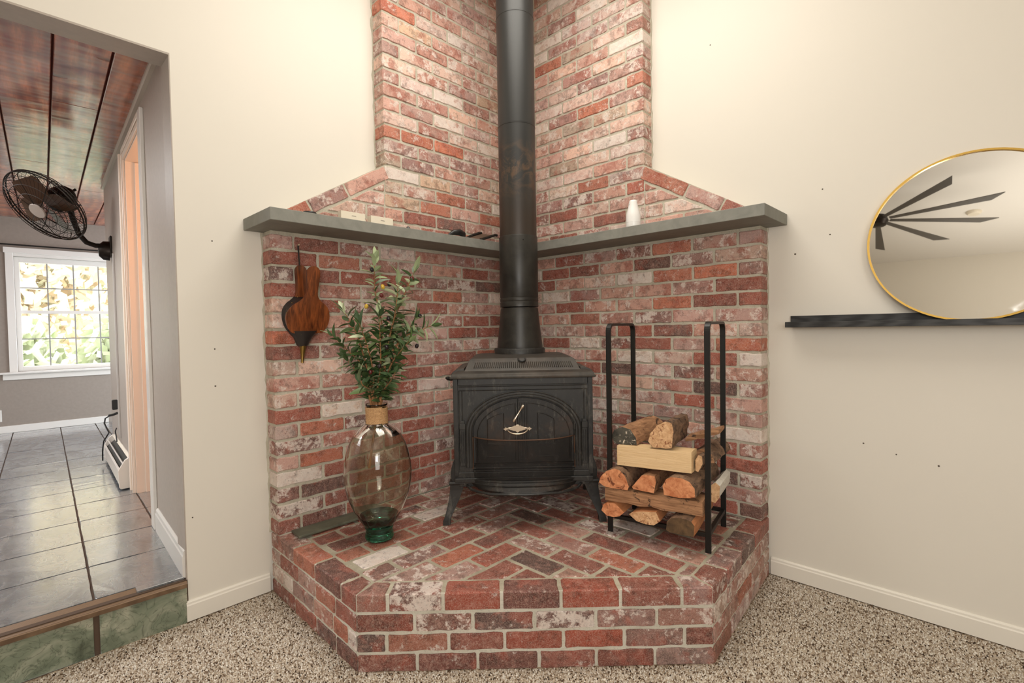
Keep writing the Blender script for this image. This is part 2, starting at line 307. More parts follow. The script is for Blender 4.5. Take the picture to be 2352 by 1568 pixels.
# object helpers ---------------------------------------------------
def link(name, me, mat=None, parent=None, mw=None):
    o = bpy.data.objects.new(name, me); COL.objects.link(o)
    if mat is not None and me is not None and len(me.materials) == 0:
        for m_ in (mat if isinstance(mat, (list, tuple)) else [mat]): me.materials.append(m_)
    if parent is not None: o.parent = parent
    if mw is not None: o.matrix_local = mw
    return o
def empty(name, mw=None):
    o = bpy.data.objects.new(name, None); COL.objects.link(o); o.empty_display_size = 0.05
    if mw is not None: o.matrix_world = mw
    return o
def tag(o, label=None, cat=None, group=None, kind=None):
    for k, v in (('label', label), ('category', cat), ('group', group), ('kind', kind)):
        if v: o[k] = v
    return o
def me_from(name, verts, faces, smooth=False):
    me = bpy.data.meshes.new(name); me.from_pydata([tuple(v) for v in verts], [], faces); me.update()
    if smooth:
        for p in me.polygons: p.use_smooth = True
    return me
class MB:
    """collects shapes of one part"""
    def __init__(s): s.v = []; s.f = []; s.mi = []
    def add(s, vs, fs, mi=0):
        b = len(s.v); s.v += [tuple(v) for v in vs]; s.f += [tuple(i+b for i in f) for f in fs]; s.mi += [mi]*len(fs)
    def box(s, lo, hi, mi=0, mw=None):
        x0, y0, z0 = lo; x1, y1, z1 = hi
        vs = [Vector(p) for p in ((x0,y0,z0),(x1,y0,z0),(x1,y1,z0),(x0,y1,z0),(x0,y0,z1),(x1,y0,z1),(x1,y1,z1),(x0,y1,z1))]
        if mw: vs = [mw @ v for v in vs]
        s.add(vs, [(0,3,2,1),(4,5,6,7),(0,1,5,4),(1,2,6,5),(2,3,7,6),(3,0,4,7)], mi)
    def tube(s, pts, r, seg=8, closed=False, mi=0, cap=True):
        pts = [Vector(p) for p in pts]; n = len(pts); rr = r if isinstance(r, (list, tuple)) else [r]*n
        prev = None; rings = []
        for i, p in enumerate(pts):
            a = pts[(i-1) % n] if (closed or i > 0) else p; b = pts[(i+1) % n] if (closed or i < n-1) else p
            d = (b-a).normalized()
            if prev is None:
                up = Vector((0, 0, 1)) if abs(d.z) < 0.9 else Vector((1, 0, 0)); x = d.cross(up).normalized()
            else:
                x = (prev - d*prev.dot(d)); x = x.normalized() if x.length > 1e-6 else d.orthogonal().normalized()
            prev = x; y = d.cross(x)
            rings.append([p + rr[i]*(cos(2*pi*k/seg)*x + sin(2*pi*k/seg)*y) for k in range(seg)])
        vs = [v for rg in rings for v in rg]; fs = []
        m = n if closed else n-1
        for i in range(m):
            j = (i+1) % n
            for k in range(seg):
                fs.append((i*seg+k, i*seg+(k+1) % seg, j*seg+(k+1) % seg, j*seg+k))
        if cap and not closed:
            fs.append(tuple(reversed(range(seg)))); fs.append(tuple((n-1)*seg+k for k in range(seg)))
        s.add(vs, fs, mi)
    def lathe(s, prof, seg=32, c=(0, 0, 0), mi=0, mw=None, closed=False):
        vs = []; fs = []; n = len(prof)
        for r, z in prof:
            for k in range(seg):
                v = Vector((r*cos(2*pi*k/seg), r*sin(2*pi*k/seg), z)); v = (mw @ v) if mw else v + Vector(c); vs.append(v)
        for i in range(n if closed else n-1):
            j = (i+1) % n
            for k in range(seg): fs.append((i*seg+k, i*seg+(k+1) % seg, j*seg+(k+1) % seg, j*seg+k))
        if not closed:
            if prof[0][0] > 1e-5: fs.append(tuple(reversed(range(seg))))
            if prof[-1][0] > 1e-5: fs.append(tuple((n-1)*seg+k for k in range(seg)))
        s.add(vs, fs, mi)
    def loft(s, rings, mi=0, cap=True):
        k = len(rings[0]); vs = [v for r in rings for v in r]; fs = []
        for i in range(len(rings)-1):
            for j in range(k): fs.append((i*k+j, i*k+(j+1) % k, (i+1)*k+(j+1) % k, (i+1)*k+j))
        if cap: fs.append(tuple(reversed(range(k)))); fs.append(tuple((len(rings)-1)*k+j for j in range(k)))
        s.add(vs, fs, mi)
    def prism(s, poly, d0, d1, mw=None, mi=0, mi_cap=None):
        """poly in local x,z ; extruded along local y from d0 to d1"""
        n = len(poly); vs = [Vector((p[0], d0, p[1])) for p in poly] + [Vector((p[0], d1, p[1])) for p in poly]
        if mw: vs = [mw @ v for v in vs]
        s.add(vs, [(i, (i+1) % n, n+(i+1) % n, n+i) for i in range(n)], mi)
        s.add(vs, [tuple(range(n)), tuple(reversed(range(n, 2*n)))], mi if mi_cap is None else mi_cap)
    def build(s, name, mat, parent=None, smooth=False, bevel=0, seg=1, mw=None, sub=0, angle=40):
        me = bpy.data.meshes.new(name); me.from_pydata(s.v, [], s.f)
        for m_ in (mat if isinstance(mat, (list, tuple)) else [mat]): me.materials.append(m_)
        for p, i in zip(me.polygons, s.mi): p.material_index = i
        me.update()
        bm = bmesh.new(); bm.from_mesh(me)
        bmesh.ops.remove_doubles(bm, verts=bm.verts, dist=1e-6)
        bmesh.ops.recalc_face_normals(bm, faces=bm.faces)
        if bevel: 
            es = [e for e in bm.edges if len(e.link_faces) == 2 and e.calc_face_angle(0) > radians(30)]
            bmesh.ops.bevel(bm, geom=es, offset=bevel, segments=seg, affect='EDGES', profile=0.7, clamp_overlap=True)
        if smooth:
            for f in bm.faces: f.smooth = True
            for e in bm.edges:
                if len(e.link_faces) == 2 and e.calc_face_angle(0) > radians(angle): e.smooth = False
        bm.to_mesh(me); bm.free()
        return link(name, me, None, parent, mw)
def box_obj(name, lo, hi, mat, parent=None, bevel=0, kind=None, seg=1):
    b = MB(); b.box(lo, hi); o = b.build(name, mat, parent, bevel=bevel, seg=seg)
    if kind: o['kind'] = kind
    return o
def inv_parent(o, parent):
    """keep world geometry while parenting to an empty that is already placed"""
    o.parent = parent; o.matrix_parent_inverse = parent.matrix_world.inverted()
def frame(origin, X, Y, Z):
    m = Matrix((Vector(X), Vector(Y), Vector(Z))).transposed().to_4x4(); m.translation = Vector(origin); return m
# ---------------------------------------------------------------- levels
ZF = -0.255; HX = -0.09; HY = 0.09; PITCH = 0.0677; JT = 0.0105
CEIL = 2.9
# ---------------------------------------------------------------- main room shell
fl = MB(); fl.box((-0.09, -5.5, ZF-0.05), (4.2, 0.09, ZF-0.004)); floor = tag(fl.build('floor', M['carpet']), 'beige speckled carpet floor', kind='structure')
cl = MB(); cl.box((-0.3, -5.6, CEIL), (4.3, 0.3, CEIL+0.1)); cl.build('ceiling', M['ceiling'])['kind'] = 'structure'
wlb = MB(); X0 = HX-0.12
wlb.box((X0, -1.824, ZF-0.1), (HX, HY, CEIL)); wlb.box((X0, -3.0, 1.937), (HX, -1.824, CEIL)); wlb.box((X0, -5.6, ZF-0.1), (HX, -3.0, CEIL))
wall_left = wlb.build('wall_left', M['wall']); wall_left['kind'] = 'structure'
wrb = MB(); wrb.box((X0, HY, ZF-0.1), (4.3, HY+0.12, CEIL)); wall_right = wrb.build('wall_right', M['wall']); wall_right['kind'] = 'structure'
box_obj('wall_back', (X0, -5.62, ZF-0.1), (4.3, -5.5, CEIL), M['wall'], kind='structure')
box_obj('wall_side', (4.2, -5.6, ZF-0.1), (4.32, HY+0.12, CEIL), M['wall'], kind='structure')
def baseboard(name, p0, p1, nrm, z0, h, th=0.013, mat='trim'):
    p0 = Vector(p0); p1 = Vector(p1); d = (p1-p0).normalized(); L = (p1-p0).length
    mw = frame((p0.x, p0.y, z0), nrm, d, (0, 0, 1)); b = MB()
    prof = [(0, 0), (th, 0), (th, h*0.78), (th*0.75, h*0.84), (th*0.7, h*0.93), (th*0.35, h), (0, h)]
    b.prism(prof, 0, L, mw); o = b.build(name, M[mat]); o['kind'] = 'structure'; return o
baseboard('baseboard_left', (HX, -1.832, 0), (HX, -1.52, 0), (1, 0, 0), ZF, 0.078)
baseboard('baseboard_left_near', (HX, -5.5, 0), (HX, -3.0, 0), (1, 0, 0), ZF, 0.078)
baseboard('baseboard_right', (1.458, HY, 0), (4.2, HY, 0), (0, -1, 0), ZF, 0.075)
# nail holes in the two walls
def hole(x, y, z, r, wall, ax):
    b = MB(); b.lathe([(r, 0), (r*0.7, 0.0012), (0.0001, 0.0014)], 10, mw=frame((x, y, z), *( ((0,1,0),(0,0,1),(1,0,0)) if ax == 'x' else ((1,0,0),(0,0,1),(0,-1,0)) )))
    b.build('nail_hole', M['black_hole'], wall)
for (x, z, r) in ((1.657, 1.425, 0.003), (1.684, 1.234, 0.003), (1.555, 1.168, 0.004), (1.80, 0.385, 0.003), (1.905, 0.357, 0.0025), (2.03, 0.335, 0.0035), (1.193, 1.78+0.42, 0.003)): hole(x, HY, z, r, wall_right, 'y')
for (y, z, r) in ((-1.70, 1.24, 0.003), (-1.703, 0.805, 0.003), (-1.705, 0.655, 0.0035), (-1.80, 0.145, 0.003)): hole(HX, y, z, r, wall_left, 'x')

# ---------------------------------------------------------------- bricks
def S(*a): return a
PAL = {'r': ((156, 86, 70), 0.60), 'R': ((168, 80, 58), 0.35), 'd': ((108, 74, 66), 0.55), 'p': ((196, 152, 138), 0.90),
       'l': ((210, 178, 163), 1.0), 'w': ((222, 202, 188), 1.6), 'o': ((186, 110, 84), 0.65), 't': ((192, 166, 144), 0.85),
       'm': ((172, 124, 112), 0.95), 'x': ((130, 90, 82), 1.2), 'k': ((66, 46, 40), 0.6), 'b': ((128, 70, 58), 0.4)}
rng = random.Random(7)
_variants = {}
def brick_mesh(poly, depth, seed, ch=0.0032, jit=0.003):
    """poly: outline (x,z), counter-clockwise seen from the front (-y). front at y=0, back at y=depth"""
    r = random.Random(seed); pts = []
    n = len(poly)
    for i in range(n):
        a = Vector(poly[i]); b = Vector(poly[(i+1) % n]); d = b-a; L = d.length
        nrm = Vector((d.y, -d.x)).normalized() if L > 1e-6 else Vector((0, 0))
        k = max(1, int(round(L/0.036)))
        cut = min(0.005, L*0.2)
        pts.append(a + d.normalized()*cut*r.uniform(0.5, 1.2))
        for q in range(1, k): pts.append(a + d*(q/k) + nrm*r.uniform(-jit, jit*0.6) + d*r.uniform(-0.1, 0.1)/k)
        pts.append(b - d.normalized()*cut*r.uniform(0.5, 1.2))
    c = sum(pts, Vector((0, 0)))/len(pts)
    m = len(pts); vs = []; fs = []
    inner = []
    for p in pts:
        v = c-p; L = v.length; inner.append(p + v*(min(ch*1.3, L*0.3)/L))
    tilt = (r.uniform(-1, 1)*0.006, r.uniform(-1, 1)*0.012)
    def yy(p): return tilt[0]*(p.x-c.x) + tilt[1]*(p.y-c.y) + r.uniform(-0.0006, 0.0006)
    vs += [(p.x, yy(p), p.y) for p in inner]; vs += [(p.x, ch*r.uniform(0.7, 1.2), p.y) for p in pts]; vs += [(p.x, depth, p.y) for p in pts]
    fs.append(tuple(range(m)))
    for i in range(m):
        j = (i+1) % m
        fs.append((i, m+i, m+j, j)); fs.append((m+i, 2*m+i, 2*m+j, m+j))
    me = me_from('brick', vs, fs); me.materials.append(M['brick'])
    return me
def rect(w, h): return [(0, 0), (w, 0), (w, h), (0, h)]
def get_brick(w, h, depth):
    key = (round(w, 2), round(h, 3), depth); lst = _variants.setdefault(key, [])
    if len(lst) < 7: lst.append(brick_mesh(rect(w, h), depth, len(lst)*31+int(w*1000))); return lst[-1]
    return rng.choice(lst)
def colour(o, ch):
    c, a = PAL[ch]; j = rng.uniform(0.9, 1.1); jr = rng.uniform(0.96, 1.04)
    j *= dim_[0]; c = (c[0]*j*jr, c[1]*j, c[2]*j/jr); l = s2l(tuple(min(255, v) for v in c))
    o.color = (l[0], l[1], l[2], max(0, a + rng.uniform(-0.15, 0.15)))
dim_ = [1.0]
def put_brick(me, parent, mw, ch):
    o = bpy.data.objects.new('brick', me); COL.objects.link(o); o.parent = parent
    o.matrix_local = parent.matrix_world.inverted() @ mw; colour(o, ch); return o
def clip(poly, a, b, c):
    """keep a*x+b*y<=c"""
    out = []; n = len(poly)
    for i in range(n):
        p = poly[i]; q = poly[(i+1) % n]; dp = a*p[0]+b*p[1]-c; dq = a*q[0]+b*q[1]-c
        if dp <= 0: out.append(p)
        if dp*dq < 0: t_ = dp/(dp-dq); out.append((p[0]+(q[0]-p[0])*t_, p[1]+(q[1]-p[1])*t_))
    return out
def area(p): return 0.5*sum(p[i][0]*p[(i+1) % len(p)][1]-p[(i+1) % len(p)][0]*p[i][1] for i in range(len(p)))
DEP = 0.083
# lower courses, outer edge first, as the photograph shows them
LEFT = ['prmlpmm', 'romprpxm', 'xrrrmxdm', 'rmpmopww', 'lrxprppp', 'lpppmrbp', 'ompxprrl', 'rmplppwp', 'llprmro', 'ppprmplp',
        'lplrlmm', 'dlppppww', 'loprmpp', 'xmprprd', 'popprbp', 'wrmrddm', 'ddrrrrm', 'dbrrrmm', 'rdrmmmd']
LEFT = ['prmlpmm', 'rompprpxm', 'xrrrmxdm', 'rmpmopww', 'lrxprppp', 'lpppmrbp', 'ompxprrl', 'rmplppwp', 'llprmro', 'pmprmplp',
        'lxrrlmm', 'rwpppwdm', 'loxrmppm', 'xmprprdp', 'poprpbpm', 'wrmrxddm', 'xdrrrrmm', 'xrrrmmd', 'rbrmmmd']
RIGHT = ['ppoxprpw', 'lmdprrw', 'moowlpr', 'rmppmwl', 'rbopprpl', 'ppxmopp', 'lpdrmpl', 'oprxwrp', 'wrlwppp', 'pxpdrmp',
         'mdmlmrp', 'prplmpx', 'pppllmm', 'wpdmpmr', 'mrpmmrd', 'rprmmrd', 'xdrmmdr', 'pmrmdmm', 'drmmddm']
PB = 0.2096
def panel(side):
    L = 1.51 if side == 'L' else 1.446
    if side == 'L': base = frame((0, -L, 0), (0, 1, 0), (-1, 0, 0), (0, 0, 1))
    else: base = frame((L, 0, 0), (-1, 0, 0), (0, 1, 0), (0, 0, 1))   # mirrored below through the sign of x
    # local coordinates: k runs from the outer edge (0) to the corner (L)
    name = 'brick_wall_panel'
    root = empty(name, Matrix.Translation((0, -L/2, 0) if side == 'L' else (L/2, 0, 0)))
    tag(root, 'whitewashed red brick panel on the left wall beside the stove, behind the vase' if side == 'L' else 'whitewashed red brick panel on the right wall behind the firewood rack', 'brick panel')
    def mw(k0, w, z):
        if side == 'L': return frame((0, -L+k0, z), (0, 1, 0), (-1, 0, 0), (0, 0, 1))
        return frame((L-k0-w, 0, z), (1, 0, 0), (0, 1, 0), (0, 0, 1))
    rows = LEFT if side == 'L' else RIGHT
    for n in range(19):
        z0 = (18-n)*PITCH + JT/2; k = 0.0; i = 0; row = rows[n]
        first = PB if (n+1) % 2 == 0 else PB*0.5
        while k < L-0.02:
            wd = first if i == 0 else PB
            w = min(wd, L-k) - JT
            if w > 0.03:
                jw = rng.uniform(-0.003, 0.003) if 0 < i and w > 0.18 else 0
                ch = row[i] if i < len(row) else rng.choice('pmrlr')
                zj = rng.uniform(-0.0012, 0.0012)
                me = get_brick(w, PITCH-JT, DEP)
                rec = rng.uniform(-0.001, 0.0012)
                m_ = mw(k + (0 if i == 0 else JT*0.0) , w, z0+zj)
                put_brick(me, root, m_ @ Matrix.Translation((jw, rec, 0)), ch)
            k += wd; i += 1
    # upper panel: narrower, with a sloping shoulder capped by bricks laid along the slope
    UL = 0.953 if side == 'L' else 0.887; zs = 1.345; zt = 1.686; yo = 1.50 if side == 'L' else 1.46
    off = L-UL                                   # k of the narrow panel's outer edge
    k_low = L-yo if False else 0.02
    sl = Vector((off-k_low, zt-1.368)); slope_n = Vector((-sl.y, sl.x)).normalized()   # outward normal of the slope
    P0 = Vector((k_low, 1.368))
    cap = 0.066
    def put_poly(poly, ch):
        if len(poly) < 3 or abs(area(poly)) < 0.0006: return
        if side == 'L': put_brick(brick_mesh(poly, DEP, rng.randint(0, 9999)), root, frame((0, -L, 0), (0, 1, 0), (-1, 0, 0), (0, 0, 1)), ch)
        else:
            pl = [(L-p[0], p[1]) for p in reversed(poly)]
            put_brick(brick_mesh(pl, DEP, rng.randint(0, 9999)), root, frame((0, 0, 0), (1, 0, 0), (0, 1, 0), (0, 0, 1)), ch)
    UP = 0.0686; n_up = 24
    pool = 'plptlmplolpwpllmt'  # paler brick mix: brighter light near the top is put into the colours
    upper = {4: 'wtplpml', 3: 'tlomwpl', 2: 'topopmw', 1: 'prdplpp', 0: 'lromppm'} if side == 'L' else {4: 'lowmpll', 3: 'rpxmpll', 2: 'plrxpow', 1: 'lrpplxm', 0: 'lmrpoxl'}
    for n in range(n_up):
        z0 = zs + n*UP + JT/2; z1 = z0 + UP - JT
        if n < 5:
            k = off + (0 if n % 2 == 0 else 0.5*PB) - 3*PB; i = 0
            while k < L-0.02:
                a = max(k, 0.0); b = min(k+PB, L)
                if b-a > 0.03:
                    poly = [(a+JT/2 if a > 0 else a, z0), (b-JT/2, z0), (b-JT/2, z1), (a+JT/2 if a > 0 else a, z1)]
                    c = slope_n.dot(P0) - cap - JT
                    row = upper[n]
                    if b > off+0.02:
                        a3 = max(a, off); jl = JT/2 if a3 > off+0.001 else 0.001
                        put_poly([(a3+jl, z0), (b-JT/2, z0), (b-JT/2, z1), (a3+jl, z1)], row[i % len(row)]); i += 1
                    if a < off-0.02:
                        b3 = min(b, off); poly = [(a+JT/2, z0), (b3-JT/2, z0), (b3-JT/2, z1), (a+JT/2, z1)]
                        put_poly(clip(poly, slope_n.x, slope_n.y, c), rng.choice('plm'))
                k += PB
        else:
            k = off; i = 0
            while k < L-0.02:
                wd = PB*0.5 if (i == 0 and n % 2 == 1) else PB
                w = min(wd, L-k)-JT
                if w > 0.03:
                    me = get_brick(w, UP-JT, DEP)
                    put_brick(me, root, mw(k, w, z0+rng.uniform(-0.001, 0.001)) @ Matrix.Translation((0, rng.uniform(-0.001, 0.001), 0)), rng.choice(pool))
                k += wd; i += 1
    # bricks laid along the slope
    d = sl.normalized(); Ls = sl.length; cuts = [0, 0.16, 0.365, Ls-0.004] if side == 'L' else [0, 0.15, 0.345, Ls-0.004]
    for q, (a, b) in enumerate(zip(cuts[:-1], cuts[1:])):
        A = P0 + d*(a+JT/2) - slope_n*0.004; B = P0 + d*(b-JT/2) - slope_n*0.004
        A2 = A - slope_n*(cap-0.006); B2 = B - slope_n*(cap-0.006)
        poly = clip([tuple(A2), tuple(B2), tuple(B), tuple(A)], 0, -1, -1.350)
        if len(poly) >= 3: put_poly(poly, ('ppp' if side == 'L' else 'opr')[2-q] if side == 'R' else 'omp'[q])
    # mortar bed behind the bricks
    rec = 0.0045; mb = MB(); e = 0.005
    lower = [(e, 0.0), (L, 0.0), (L, 1.296), (e, 1.296)]
    up = [(k_low+0.004, 1.345), (L, 1.345), (L, CEIL), (off+e, CEIL), (off+e, zt+0.004), (P0.x+0.004, P0.y-0.004)]
    for poly in (lower, up):
        if side == 'L': mb.prism([(p[0], p[1]) for p in poly], rec, 0.09, frame((0, -L, 0), (0, 1, 0), (-1, 0, 0), (0, 0, 1)))
        else: mb.prism([(L-p[0], p[1]) for p in poly], rec, 0.09, frame((0, 0, 0), (1, 0, 0), (0, 1, 0), (0, 0, 1)))
    o = mb.build('mortar_bed', M['mortar']); inv_parent(o, root)
    # uneven mortar bead where brick meets plaster
    cb = MB()
    def bead(k0, za, zb):
        pts = []; n = int((zb-za)/0.03); 
        for i in range(n+1):
            z = za+(zb-za)*i/n; kk = k0 + rng.uniform(-0.004, 0.003)
            pts.append(Vector((-0.0885, -L+kk, z)) if side == 'L' else Vector((L-kk, 0.0885, z)))
        cb.tube(pts, [rng.uniform(0.004, 0.009) for _ in pts], 6)
    bead(0.003, 0.0, 1.296); bead(off+0.003, zt-0.02, CEIL-0.01)
    o = cb.build('mortar_bead', M['mortar'], smooth=True); inv_parent(o, root)
    # mortar squeezed under the mantle
    return root
bpy.context.view_layer.update()
pl_ = panel('L'); pr_ = panel('R')

# ---------------------------------------------------------------- hearth
hearth = empty('brick_hearth', Matrix.Translation((0.7, -0.7, ZF))); bpy.context.view_layer.update()
tag(hearth, 'raised six-sided red brick hearth in the corner under the stove', 'hearth')
PA = Vector((-0.085, -1.51)); PBt = Vector((0.668, -1.520)); PC = Vector((1.512, -0.685)); PD = Vector((1.450, 0.085))
PO = Vector((-0.085, 0.085))
zb = ZF
dim_[0] = 0.86
hb = MB()
def inset(poly, d):
    n = len(poly); out = []
    for i in range(n):
        p0, p1, p2 = poly[i-1], poly[i], poly[(i+1) % n]
        d1 = (p1-p0).normalized(); d2 = (p2-p1).normalized(); n1 = Vector((-d1.y, d1.x)); n2 = Vector((-d2.y, d2.x))
        b = (n1+n2).normalized(); out.append(p1 + b*(d/max(0.3, b.dot(n1))))
    return out
core = inset([PA, PBt, PC, PD, PO], 0.005)
core = [Vector((max(p.x, -0.085), min(p.y, 0.085))) for p in core]
n = len(core); vs = [(p.x, p.y, ZF-0.02) for p in core] + [(p.x, p.y, -0.004) for p in core]
hb.add(vs, [tuple(reversed(range(n))), tuple(range(n, 2*n))] + [(i, (i+1) % n, n+(i+1) % n, n+i) for i in range(n)])
o = hb.build('mortar_bed', M['mortar_light']); inv_parent(o, hearth)
def face_row(A, B, z0, h, cuts, chars, depth=0.08):
    d = (B-A).normalized(); nrm = Vector((d.y, -d.x)); L = (B-A).length
    for a, b, ch in zip(cuts[:-1], cuts[1:], chars):
        a2 = a + (JT/2 if a > 0.001 else 0.002); b2 = b - (JT/2 if b < L-0.002 else 0.002)
        me = brick_mesh(rect(b2-a2, h), depth, rng.randint(0, 9999))
        # keep neighbouring faces from crossing at the corners
        for v in me.vertices:
            if v.co.y > depth-0.001:
                if a < 0.001: v.co.x = max(v.co.x, 0.06)
                if b > L-0.002: v.co.x = min(v.co.x, b2-a2-0.06)
        p = A + d*a2
        put_brick(me, hearth, frame((p.x, p.y, z0), (d.x, d.y, 0), (-nrm.x, -nrm.y, 0), (0, 0, 1)), ch)
zr = [-0.1265, -0.1935, -0.2605]
LF_ = (PC-PBt).length
face_row(PBt, PC, zr[0], 0.0565, [0, .193, .386, .590, .795, .997, LF_], 'rxdxmm')
face_row(PBt, PC, zr[1], 0.0565, [0, .100, .305, .490, .685, .888, 1.09, LF_], 'dorRxdb'[:3]+'RRmbm'[:4])
face_row(PBt, PC, zr[2], 0.0565, [0, .200, .400, .603, .795, .990, LF_], 'rbbrbp')
LL = (PBt-PA).length
face_row(PA, PBt, zr[0], 0.0565, [0, .09, .28, .44, .60, LL], 'lrpor')
face_row(PA, PBt, zr[1], 0.0565, [0, .12, .22, .42, .58, .69, LL], 'lwppow')
face_row(PA, PBt, zr[2], 0.0565, [0, .09, .24, .44, .60, LL], 'rrrdb')
LR = (PD-PC).length
face_row(PC, PD, zr[0], 0.0565, [0, .15, .35, .56, LR], 'lplp')
face_row(PC, PD, zr[1], 0.0565, [0, .09, .28, .48, .68, LR], 'ppopl')
face_row(PC, PD, zr[2], 0.0565, [0, .20, .40, .60, LR], 'oplp')
# rim bricks: polygons on the top face, deep enough to show as the top course
TOPF = frame((0, 0, 0), (1, 0, 0), (0, 0, -1), (0, 1, 0))
RW = 0.086; h_top = 0.0575
inner = inset([PA, PBt, PC, PD, PO], RW)
IB, IC = inner[1], inner[2]
def rim(A, B, cuts, chars, m0, m1):
    """m0, m1: inner mitre points at the two ends or None"""
    d = (B-A).normalized(); nin = Vector((-d.y, d.x)); L = (B-A).length
    for q, (a, b, ch) in enumerate(zip(cuts[:-1], cuts[1:], chars)):
        a2 = a + (JT/2 if q > 0 else 0.002); b2 = b - (JT/2 if b < L-0.002 else 0.002)
        p0 = A+d*a2; p1 = A+d*b2; p2 = p1+nin*(RW-0.004); p3 = p0+nin*(RW-0.004)
        if q == 0 and m0 is not None: p3 = m0 + d*0.006
        if b > L-0.002 and m1 is not None: p2 = m1 - d*0.006
        put_brick(brick_mesh([tuple(p0), tuple(p1), tuple(p2), tuple(p3)], h_top, rng.randint(0, 9999), ch=0.005, jit=0.0022), hearth, TOPF, ch)
tb = MB(); ti = inset([PA, PBt, PC, PD, PO], 0.012); ti = [Vector((max(p.x, 0.0), min(p.y, 0.0))) for p in ti]; nn = len(ti)
tb.add([(p.x, p.y, -0.02) for p in ti] + [(p.x, p.y, -0.0032) for p in ti], [tuple(reversed(range(nn))), tuple(range(nn, 2*nn))] + [(i, (i+1) % nn, nn+(i+1) % nn, nn+i) for i in range(nn)])
o = tb.build('mortar_top', M['mortar_dirty']); inv_parent(o, hearth)
rim(PBt, PC, [0, .105, .288, .483, .679, .877, 1.082, LF_], 'mxRbRrm', IB, IC)
rim(PA, PBt, [0, .235, .435, .645, LL], 'mobr', None, IB)
rim(PC, PD, [0, .155, .335, .53, LR], 'rmdr', IC, None)
# herringbone field
field = inset([PA, PBt, PC, PD, PO], RW+0.006)
field = [Vector((max(p.x, 0.004), min(p.y, -0.004))) for p in field]
edges = [(field[i], field[(i+1) % len(field)]) for i in range(len(field))]
def clip_field(poly):
    for a, b in edges:
        d = (b-a).normalized(); nx, ny = d.y, -d.x
        poly = clip(poly, nx, ny, nx*a.x+ny*a.y)
        if len(poly) < 3: return []
    return poly
JH = 0.016
J = 0.106
fr = random.Random(3); pool = 'rmmdpprxmrbwmo'
for k in range(-7, 5):
    J0 = 0.64 + J*k
    # left field: rows along y ; right field: rows along x
    ytop = -(J0+0.145); off_ = [0, 0.075, 0.15][k % 3]
    y = ytop
    q = 0
    while y > -1.6:
        ln = 0.2105
        poly = [(J0+JH/2, y-ln+JH/2), (J0+J-JH/2, y-ln+JH/2), (J0+J-JH/2, y-JH/2), (J0+JH/2, y-JH/2)]
        poly = clip_field(poly)
        if len(poly) >= 3 and abs(area(poly)) > 0.0009:
            put_brick(brick_mesh(poly, 0.045, rng.randint(0, 9999), jit=0.0022), hearth, TOPF, fr.choice(pool))
        y -= ln; q += 1
    x = J0; q = 0
    while x < 1.6:
        ln = 0.2105
        poly = [(x+JH/2, ytop+JH/2), (x+ln-JH/2, ytop+JH/2), (x+ln-JH/2, ytop+J-JH/2), (x+JH/2, ytop+J-JH/2)]
        poly = clip_field(poly)
        if len(poly) >= 3 and abs(area(poly)) > 0.0009:
            put_brick(brick_mesh(poly, 0.045, rng.randint(0, 9999), jit=0.0022), hearth, TOPF, fr.choice(pool))
        x += ln; q += 1

# ---------------------------------------------------------------- bluestone mantle shelf
def mantle_slab(name, poly, label):
    b = MB(); n = len(poly)
    vs = [(p[0], p[1], 1.2965) for p in poly] + [(p[0], p[1], 1.3445) for p in poly]
    b.add(vs, [tuple(reversed(range(n))), tuple(range(n, 2*n))] + [(i, (i+1) % n, n+(i+1) % n, n+i) for i in range(n)])
    o = b.build(name, M['bluestone'], bevel=0.0015); tag(o, label, 'shelf'); return o
mantle_slab('stone_mantle_shelf', [(HX+0.001, -1.582), (0.205, -1.582), (0.205, -0.2055), (0.001, -0.002), (HX+0.001, -0.002)], 'left slab of the grey bluestone corner mantle, above the olive branches')
mantle_slab('stone_mantle_shelf', [(0.0025, 0.0), (0.207, -0.2045), (1.524, -0.2045), (1.524, HY-0.001), (0.0025, HY-0.001)], 'right slab of the grey bluestone corner mantle, above the firewood rack')

# ---------------------------------------------------------------- stove (local: x right, y to the corner, z up)
q45 = sqrt(0.5)
def local_frame(t_, s_): # point at distance t_ from the corner on the diagonal, offset s_ to the right
    p = Vector((q45, -q45, 0))*t_ + Vector((q45, q45, 0))*s_
    return frame(p, (q45, q45, 0), (-q45, q45, 0), (0, 0, 1))
SF = Matrix.Translation((0, 0, 0.0015)) @ local_frame(0.75, -0.018)
stove = empty('wood_stove', SF); tag(stove, 'black cast iron wood stove with arched doors on four curved legs', 'stove')
def spart(b, name, mat, **k):
    o = b.build(name, mat, **k); o.parent = stove; return o
yf = -0.22; yb = 0.23
# body
b = MB(); b.box((-0.296, yf, 0.215), (0.296, yb, 0.648)); body = spart(b, 'body', M['iron'], bevel=0.006, seg=2)
def sub(b, name, mat, parent, **k):
    o = b.build(name, mat, **k); o.parent = parent; return o
# corner posts and frame lines
for sx in (-1, 1):
    b = MB(); b.box((sx*0.299-0.010, yf-0.008, 0.215), (sx*0.299+0.010, yf+0.012, 0.648)); sub(b, 'corner_post', M['iron'], body, bevel=0.003, seg=2)
    b = MB(); b.box((sx*0.299-0.008, yb-0.012, 0.215), (sx*0.299+0.008, yb+0.006, 0.648)); sub(b, 'corner_post', M['iron'], body, bevel=0.003, seg=2)
b = MB(); b.box((-0.288, yf-0.006, 0.618), (0.288, yf+0.01, 0.648)); sub(b, 'top_rail', M['iron'], body, bevel=0.002)
b = MB()   # thin moulding lines around the front plate
for z in (0.612, 0.595): b.tube([(-0.284, yf-0.001, z), (0.284, yf-0.001, z)], 0.0026, 6)
for sx in (-1, 1):
    for dx in (0.284, 0.270): b.tube([(sx*dx, yf-0.001, 0.270), (sx*dx, yf-0.001, 0.595)], 0.0024, 6)
